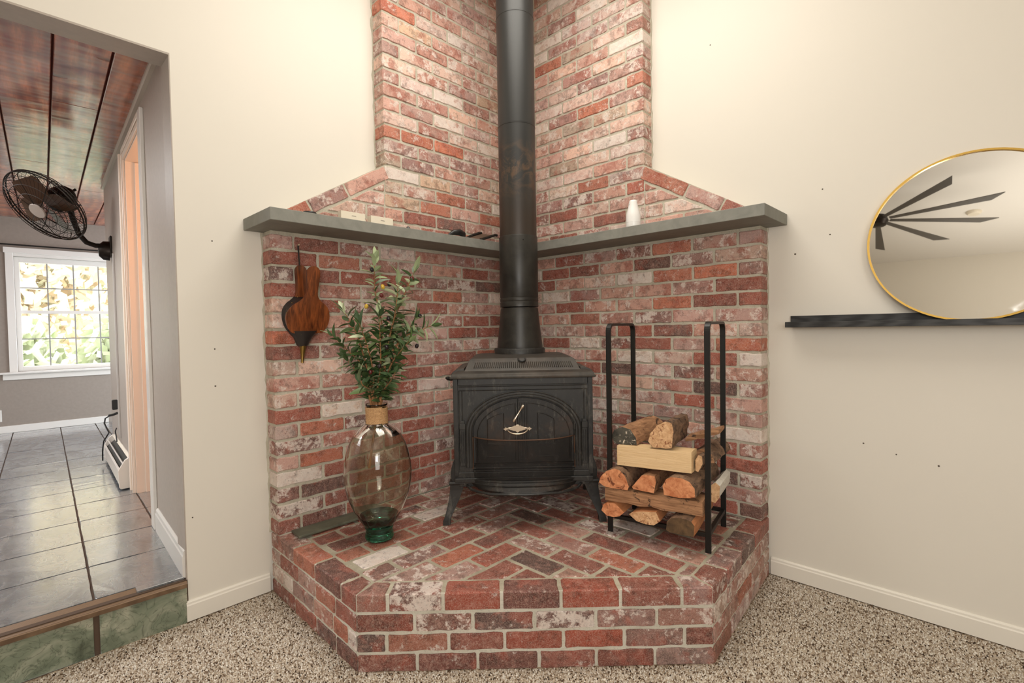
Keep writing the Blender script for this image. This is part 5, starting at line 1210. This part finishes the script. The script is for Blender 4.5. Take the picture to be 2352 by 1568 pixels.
# window on the far wall, built sash by sash
def window(name, b0, b1, nx):
    w = MB(); a0 = FAR+0.03; a1 = FAR+0.10
    hbox(w, a0, a1, b0, b0+0.038, WZ0, WZ1); hbox(w, a0, a1, b1-0.038, b1, WZ0, WZ1); hbox(w, a0, a1, b0+0.038, b1-0.038, WZ1-0.055, WZ1); hbox(w, a0, a1, b0+0.038, b1-0.038, WZ0, WZ0+0.045)
    root = H(w, name, M['trim2'], kind='structure', bevel=0.002)
    g = MB(); t_ = FAR
    hbox(g, t_-0.016, t_, b1, b1+0.060, WZ0-0.02, WZ1+0.075); hbox(g, t_-0.016, t_, b0-0.060, b0, WZ0-0.02, WZ1+0.075); hbox(g, t_-0.022, t_, b0-0.07, b1+0.07, WZ1+0.03, WZ1+0.085); hbox(g, t_-0.012, t_, b0, b1, WZ1, WZ1+0.03)
    H(g, 'window_casing', M['trim2'], root, bevel=0.002)
    g = MB(); hbox(g, t_-0.055, t_+0.03, b0-0.12, b1+0.13, WZ0-0.022, WZ0-0.002); hbox(g, t_-0.016, t_, b0-0.10, b1+0.11, WZ0-0.080, WZ0-0.022); H(g, 'window_sill', M['trim2'], root, bevel=0.003)
    gx0, gx1 = b0+0.038, b1-0.038; zm = 1.112
    g = MB(); hbox(g, a0+0.01, a0+0.035, gx0, gx1, zm-0.016, zm+0.016); H(g, 'meeting_rail', M['trim2'], root, bevel=0.002)
    cw = (gx1-gx0)/nx
    for k in range(1, nx):
        g = MB(); x = gx0+cw*k; hbox(g, a0+0.016, a0+0.026, x-0.0055, x+0.0055, WZ0+0.045, WZ1-0.055); H(g, 'muntin', simple('grey_muntin', (150, 148, 146), 0.4) if 'grey_muntin' not in bpy.data.materials else bpy.data.materials['grey_muntin'], root)
    for z in (0.838, 1.356):
        g = MB(); hbox(g, a0+0.0165, a0+0.0255, gx0, gx1, z-0.0055, z+0.0055); H(g, 'muntin', bpy.data.materials['grey_muntin'], root)
    zs2 = [WZ0+0.045, 0.838, zm, 1.356, WZ1-0.055]
    for k in range(nx):
        for j in range(4):
            g = MB(); hbox(g, a0+0.019, a0+0.023, gx0+cw*k+0.006, gx0+cw*(k+1)-0.006, zs2[j]+0.006, zs2[j+1]-0.006); H(g, 'pane', M['pane'], root)
    return root
window('window_1', WB0, WB1, 4); window('added_window', WC0, WC1, 4)  # second window is unseen, added to widen the reflection on the floor tiles
# thin black curtain rod above the window
b = MB(); b.tube([(FAR-0.03, -2.5, 1.775), (FAR-0.03, 1.2, 1.775)], 0.007, 8); o = H(b, 'curtain_rod', M['black_metal']); tag(o, 'thin black curtain rod above the far window', 'rod')
# outlet on the far wall
def outlet(mw, label):
    r = empty('wall_outlet', mw); tag(r, label, 'outlet'); b = MB(); b.box((-0.035, -0.006, -0.058), (0.035, 0, 0.058)); b.build('cover_plate', M['trim2'], r, bevel=0.002)
    for z in (-0.022, 0.022):
        b = MB(); b.box((-0.016, -0.008, z-0.014), (0.016, -0.006, z+0.014)); b.build('socket', M['trim2'], r, bevel=0.002)
    return r
outlet(HF @ frame((FAR, -0.735, 0.085), (0, -1, 0), (1, 0, 0), (0, 0, 1)), 'white wall outlet low on the far wall left of the window')
outlet(HF @ frame((2.235, 0, 0.345), (1, 0, 0), (0, 1, 0), (0, 0, 1)), 'wall outlet above the baseboard heater with a black plug')
b = MB(); hbox(b, 2.225, 2.262, 0.008, 0.040, 0.335, 0.405); r_ = H(b, 'power_adapter', M['black_plastic'], bevel=0.004); tag(r_, 'black plug-in adapter in the outlet above the heater', 'plug')
# wire cover strip running up to the fan
b = MB(); hbox(b, 2.175, 2.195, 0.0, 0.012, 0.14, 1.44); o = H(b, 'wire_cover', M['wire_mold'], bevel=0.002); tag(o, 'narrow white wire cover strip up the wall to the fan', 'cable cover')
# baseboard heater
ht = empty('baseboard_heater', HF @ Matrix.Translation((2.05, -0.04, ZT))); tag(ht, 'white metal baseboard heater with black grille slots along the wall', 'heater'); bpy.context.view_layer.update()
def hpart(b, nm, mat, **k):
    o = b.build(nm, mat, **k); o.matrix_world = HF; bpy.context.view_layer.update(); w_ = o.matrix_world.copy(); o.parent = ht; o.matrix_world = w_; return o
sec = [(0.001, 0.01), (0.062, 0.01), (0.070, 0.02), (0.074, 0.125), (0.040, 0.185), (0.018, 0.200), (0.001, 0.200)]
pm = lambda a: frame((a, 0, ZT), (0, -1, 0), (1, 0, 0), (0, 0, 1))
b = MB(); b.prism(sec, 0, 0.018, pm(1.575)); hpart(b, 'end_cap', M['heater'], bevel=0.002)
b = MB(); b.prism(sec, 0, 0.018, pm(2.545)); hpart(b, 'end_cap', M['heater'], bevel=0.002)
b = MB(); b.prism([(0.001, 0.010), (0.006, 0.010), (0.006, 0.19), (0.001, 0.195)], 0, 0.952, pm(1.593)); hpart(b, 'back_plate', M['heater'])
b = MB(); b.prism([(0.060, 0.030), (0.068, 0.030), (0.071, 0.122), (0.064, 0.134), (0.060, 0.128)], 0, 0.952, pm(1.593)); hpart(b, 'front_cover', M['heater'], bevel=0.001)
b = MB(); b.prism([(0.006, 0.19), (0.020, 0.186), (0.022, 0.192), (0.006, 0.197)], 0, 0.952, pm(1.593)); hpart(b, 'top_louver', M['heater'])
b = MB(); b.prism([(0.042, 0.160), (0.046, 0.152), (0.049, 0.154), (0.045, 0.164)], 0, 0.952, pm(1.593)); hpart(b, 'louver_bar', M['heater'])
b = MB(); b.prism([(0.010, 0.02), (0.056, 0.02), (0.056, 0.120), (0.010, 0.160)], 0, 0.940, pm(1.599)); hpart(b, 'heating_element', M['black_plastic'])
b = MB(); b.tube([(2.24, -0.02, 0.30), (2.27, -0.05, 0.292), (2.31, -0.075, 0.27), (2.32, -0.08, 0.235), (2.30, -0.072, 0.20), (2.27, -0.06, 0.17), (2.36, -0.085, 0.10), (2.42, -0.09, 0.02), (2.44, -0.09, -0.055)], 0.0045, 8)
b.tube([(2.225, -0.014, 0.31), (2.25, -0.03, 0.300), (2.275, -0.055, 0.292)], 0.009, 8); o = H(b, 'electric_cable', M['black_plastic'], smooth=True); tag(o, 'black power cord drooping over the baseboard heater', 'cord')
b = MB(); b.tube([(2.24, -0.02, 0.20), (2.20, -0.03, 0.185), (2.15, -0.03, 0.155), (2.12, -0.03, 0.125)], 0.004, 8); o = H(b, 'short_black_cable', M['black_plastic'], smooth=True); tag(o, 'short black cable lying along the top of the heater', 'cord')
# wall fan
FNc = HF @ Vector((2.08, -0.338, 1.70)); 
b = MB(); fan = empty('wall_fan', HF @ Matrix.Translation((2.33, 0, 1.52))); tag(fan, 'dark bronze caged fan on a curved wall arm below the plank ceiling', 'fan'); bpy.context.view_layer.update()
def fpart(b, nm, mat, mw=None, **k):
    o = b.build(nm, mat, **k); o.matrix_world = mw if mw is not None else HF; bpy.context.view_layer.update(); w_ = o.matrix_world.copy(); o.parent = fan; o.matrix_world = w_; return o
nrm = (HF.to_3x3() @ Vector((-0.44, -0.60, -0.62))).normalized()
fx = nrm.orthogonal().normalized(); fy = nrm.cross(fx); FM = frame(FNc, fx, fy, nrm); RC = 0.235
b = MB(); b.box((2.30, -0.012, 1.43), (2.40, 0, 1.58)); fpart(b, 'wall_plate', M['bronze'], bevel=0.004)
b = MB(); b.lathe([(0.0001, 0.065), (0.03, 0.060), (0.048, 0.035), (0.05, 0.0), (0.0001, 0)], 20, mw=frame((2.35, -0.012, 1.475), (1, 0, 0), (0, 0, 1.4), (0, -1, 0))); fpart(b, 'canopy', M['bronze'], smooth=True)
mot = HF.inverted() @ (FNc - nrm*0.16)
b = MB(); b.tube([(2.35, -0.03, 1.51), (2.34, -0.09, 1.505), (2.32, -0.14, 1.52), (2.29, -0.18, 1.57), (2.24, -0.21, 1.66), tuple(mot)], 0.017, 12); fpart(b, 'curved_arm', M['bronze'], smooth=True)
b = MB(); b.lathe([(0.0001, -0.20), (0.03, -0.195), (0.062, -0.165), (0.072, -0.12), (0.070, -0.05), (0.05, -0.045), (0.0001, -0.045)], 24); fpart(b, 'motor_housing', M['bronze'], FM, smooth=True)
b = MB(); b.tube([(0.0, 0.0, -0.19), (0.0, 0.0, -0.235)], [0.006, 0.009], 8); fpart(b, 'pull_knob', M['bronze'], FM)
b = MB()
for r_c, z_ in ((RC, 0.0), (RC, 0.018), (RC*0.92, 0.045), (RC*0.72, 0.062), (RC*0.48, 0.070), (RC*0.92, -0.030), (RC*0.72, -0.045), (RC*0.45, -0.050)):
    b.tube([(r_c*cos(2*pi*i/40), r_c*sin(2*pi*i/40), z_) for i in range(40)], 0.0045 if abs(r_c-RC) < 0.001 else 0.0020, 5, closed=True)
for k in range(56):
    a = 2*pi*k/56; r_b = 0.0011 if k % 7 else 0.003
    b.tube([(r_*cos(a+sw), r_*sin(a+sw), z_) for r_, z_, sw in ((0.045, 0.072, 0), (0.10, 0.071, .06), (RC*0.72, 0.062, .14), (RC*0.92, 0.045, .2), (RC, 0.018, .22), (RC, 0.0, .22), (RC*0.92, -0.030, .2), (RC*0.72, -0.045, .14), (0.07, -0.050, 0))], r_b, 3, cap=False)
o = fpart(b, 'cage', M['bronze'], FM); o['kind'] = 'stuff'
b = MB(); b.lathe([(0.0001, 0.080), (0.046, 0.078), (0.050, 0.070), (0.0001, 0.068)], 28); fpart(b, 'badge', simple('fan_badge', (150, 138, 128), 0.35), FM, smooth=True, angle=30)
for k in range(4):
    a = 2*pi*k/4+0.4; b = MB(); P4 = []
    for i in range(8):
        f = i/7; rr = 0.03+0.165*f; wd = 0.02+0.062*sin(pi*min(1, f*0.62+0.1)); P4.append((rr, wd))
    vs = []; 
    for rr, wd in P4:
        for sgn in (-1, 1):
            an = a+sgn*wd/max(rr, 0.06)*0.9; vs.append((rr*cos(an), rr*sin(an), 0.005+sgn*wd*0.35))
    n_ = len(vs); vs += [(x, y, z-0.0015) for x, y, z in vs]
    fs = []
    for i in range(7): fs += [(2*i, 2*i+1, 2*i+3, 2*i+2), (n_+2*i, n_+2*i+2, n_+2*i+3, n_+2*i+1)]
    fs += [(2*i, 2*i+2, n_+2*i+2, n_+2*i) for i in range(7)] + [(2*i+1, n_+2*i+1, n_+2*i+3, 2*i+3) for i in range(7)] + [(0, n_, n_+1, 1), (14, 15, n_+15, n_+14)]
    b.add(vs, fs); fpart(b, 'fan_blade', simple('amber_fan_blade', (70, 46, 28), 0.35) if k == 0 else bpy.data.materials['amber_fan_blade'], FM, smooth=True, angle=60)
# warm lamp in the side room, unseen area fill added to brighten the hall
pw = HF @ Vector((1.0, 0.75, 1.5)); light('side_room_lamp', 'POINT', pw, 16, (1.0, 0.50, 0.24), 0.10)
p1 = HF @ Vector((1.6, -1.6, 1.98)); p2 = HF @ Vector((1.6, -1.6, 0)); light('hall_fill_light', 'AREA', p1, 66, (0.97, 0.98, 1.0), 1.6, 1.6, p2)
# ---------------------------------------------------------------- outside: lawn and trees
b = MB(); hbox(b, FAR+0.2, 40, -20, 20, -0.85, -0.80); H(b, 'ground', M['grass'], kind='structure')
tr2 = random.Random(21)
def tree(a, bb, h, r, cols, label, nleaf=2600, green_low=None):
    base = HF @ Vector((a, -bb, -0.8)); root = empty('tree', Matrix.Translation(base)); tag(root, label, 'tree', 'trees outside the far window')
    b = MB(); b.tube([(0, 0, 0), (0.05, 0.03, h*0.35), (0, 0, h*0.8)], [0.16, 0.11, 0.03], 8)
    for k in range(5): an = k*1.3; b.tube([(0, 0, h*0.35+0.2*k), (r*0.6*cos(an), r*0.6*sin(an), h*0.6+0.2*k)], [0.05, 0.012], 6)
    b.build('trunk', M['trunk'], root)
    for ci, col_ in enumerate(cols):
        vs = []; fs = []
        for q in range(nleaf//len(cols)):
            u_, v_, w_ = tr2.gauss(0, 1), tr2.gauss(0, 1), tr2.gauss(0, 1); L_ = sqrt(u_*u_+v_*v_+w_*w_)+1e-6; rad = tr2.uniform(0.35, 1.0)
            lump = 1+0.25*noise.noise(Vector((u_/L_*2.2, v_/L_*2.2, w_/L_*2.2+ci*3)))
            c = Vector((u_/L_*r*rad*lump, v_/L_*r*rad*lump, h*0.55+w_/L_*h*0.48*rad*lump)); s_ = tr2.uniform(0.08, 0.17)
            x = Vector((tr2.uniform(-1, 1), tr2.uniform(-1, 1), tr2.uniform(-1, 1))).normalized(); y = x.orthogonal().normalized()
            n0 = len(vs); vs += [c-x*s_, c-y*s_*0.6, c+x*s_, c+y*s_*0.6]; fs.append((n0, n0+1, n0+2, n0+3))
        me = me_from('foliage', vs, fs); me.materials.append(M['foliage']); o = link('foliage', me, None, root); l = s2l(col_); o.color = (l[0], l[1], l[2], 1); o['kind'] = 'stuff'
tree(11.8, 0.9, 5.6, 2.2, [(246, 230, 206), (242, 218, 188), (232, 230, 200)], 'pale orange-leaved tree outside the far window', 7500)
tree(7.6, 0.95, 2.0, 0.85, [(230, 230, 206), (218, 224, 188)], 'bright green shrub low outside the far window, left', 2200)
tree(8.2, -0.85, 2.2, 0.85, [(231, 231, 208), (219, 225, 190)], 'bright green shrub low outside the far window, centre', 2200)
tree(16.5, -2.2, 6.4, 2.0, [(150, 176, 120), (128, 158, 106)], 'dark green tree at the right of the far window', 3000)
tree(14.5, 5.6, 6.0, 2.2, [(140, 170, 84), (112, 148, 70)], 'tall green tree far left outside the window', 2600)

# ---------------------------------------------------------------- carpet pile (real tufts near the hearth)
import numpy as np
rs = np.random.RandomState(4)
step = 0.0062
xs = np.arange(-0.085, 2.75, step); ys = np.arange(-2.55, 0.078, step); gx, gy = np.meshgrid(xs, ys); px = gx.ravel()+rs.uniform(-.45, .45, gx.size)*step; py = gy.ravel()+rs.uniform(-.45, .45, gx.size)*step
keep = np.ones(px.size, bool)
def outside(poly, x, y):
    ins = np.ones(x.size, bool); n = len(poly)
    for i in range(n):
        a = poly[i]; c = poly[(i+1) % n]; ins &= ((c[0]-a[0])*(y-a[1])-(c[1]-a[1])*(x-a[0])) > -0.004*hypot(c[0]-a[0], c[1]-a[1])
    return ~ins
keep &= outside([tuple(p) for p in (PA, PBt, PC, PD, PO)], px, py)
keep &= ~((px < 0.04-0.0) & (py > -1.5)); keep &= ~((px < HX+0.016) & (py > -1.835)); keep &= ~((px < HX+0.012)); keep &= ~((py > HY-0.016)); keep &= ~((px > 0) & (px < 1.45) & (py > -0.3))
# keep only what the camera or a camera one step to the side could see
cv_ = np.stack([px-2.173, py+2.31, np.full(px.size, ZF-0.871)], 1); Rm = np.array([list(rv), list(uv), list(fw)]); cc = cv_ @ Rm.T
keep &= (cc[:, 2] > 0.3) & (np.abs(cc[:, 0]/np.maximum(cc[:, 2], .01)) < 1.5) & (-cc[:, 1]/np.maximum(cc[:, 2], .01) < 1.05)
px = px[keep]; py = py[keep]; n = px.size
r_ = rs.uniform(0.0030, 0.0050, n); hh = rs.uniform(0.004, 0.009, n); ang = rs.uniform(0, 2*pi, n); lean = rs.uniform(0, 0.004, n); la = rs.uniform(0, 2*pi, n)
V5 = np.zeros((n, 5, 3)); z0 = ZF-0.006
for k in range(4): V5[:, k, 0] = px+r_*np.cos(ang+k*pi/2); V5[:, k, 1] = py+r_*np.sin(ang+k*pi/2); V5[:, k, 2] = z0
V5[:, 4, 0] = px+lean*np.cos(la); V5[:, 4, 1] = py+lean*np.sin(la); V5[:, 4, 2] = z0+hh
me = bpy.data.meshes.new('carpet_pile'); idx = np.arange(n)[:, None]*5
F_ = np.concatenate([idx+np.array([k, (k+1) % 4, 4]) for k in range(4)], 1).reshape(-1, 3)
me.vertices.add(n*5); me.vertices.foreach_set('co', V5.ravel()); me.loops.add(F_.size); me.loops.foreach_set('vertex_index', F_.ravel().astype(np.int32))
me.polygons.add(len(F_)); me.polygons.foreach_set('loop_start', np.arange(0, F_.size, 3, dtype=np.int32)); me.polygons.foreach_set('loop_total', np.full(len(F_), 3, np.int32)); me.update(calc_edges=True)
pal_ = np.array([s2l(c)[:3] for c in ((208, 199, 186), (190, 177, 160), (224, 217, 205), (160, 144, 126), (112, 94, 78), (66, 53, 44))]); pick = rs.choice(6, n, p=[.28, .26, .16, .14, .09, .07]); tint = pal_[pick]*rs.uniform(0.85, 1.1, (n, 1))
at = me.color_attributes.new('tint', 'FLOAT_COLOR', 'POINT'); c4 = np.ones((n, 5, 4)); c4[:, :, :3] = tint[:, None, :]; at.data.foreach_set('color', c4.ravel())
me.materials.append(M['tuft']); o = link('carpet_pile', me); tag(o, 'looped beige and brown speckled carpet pile in front of the hearth', 'carpet', kind='stuff')
bpy.context.view_layer.update()
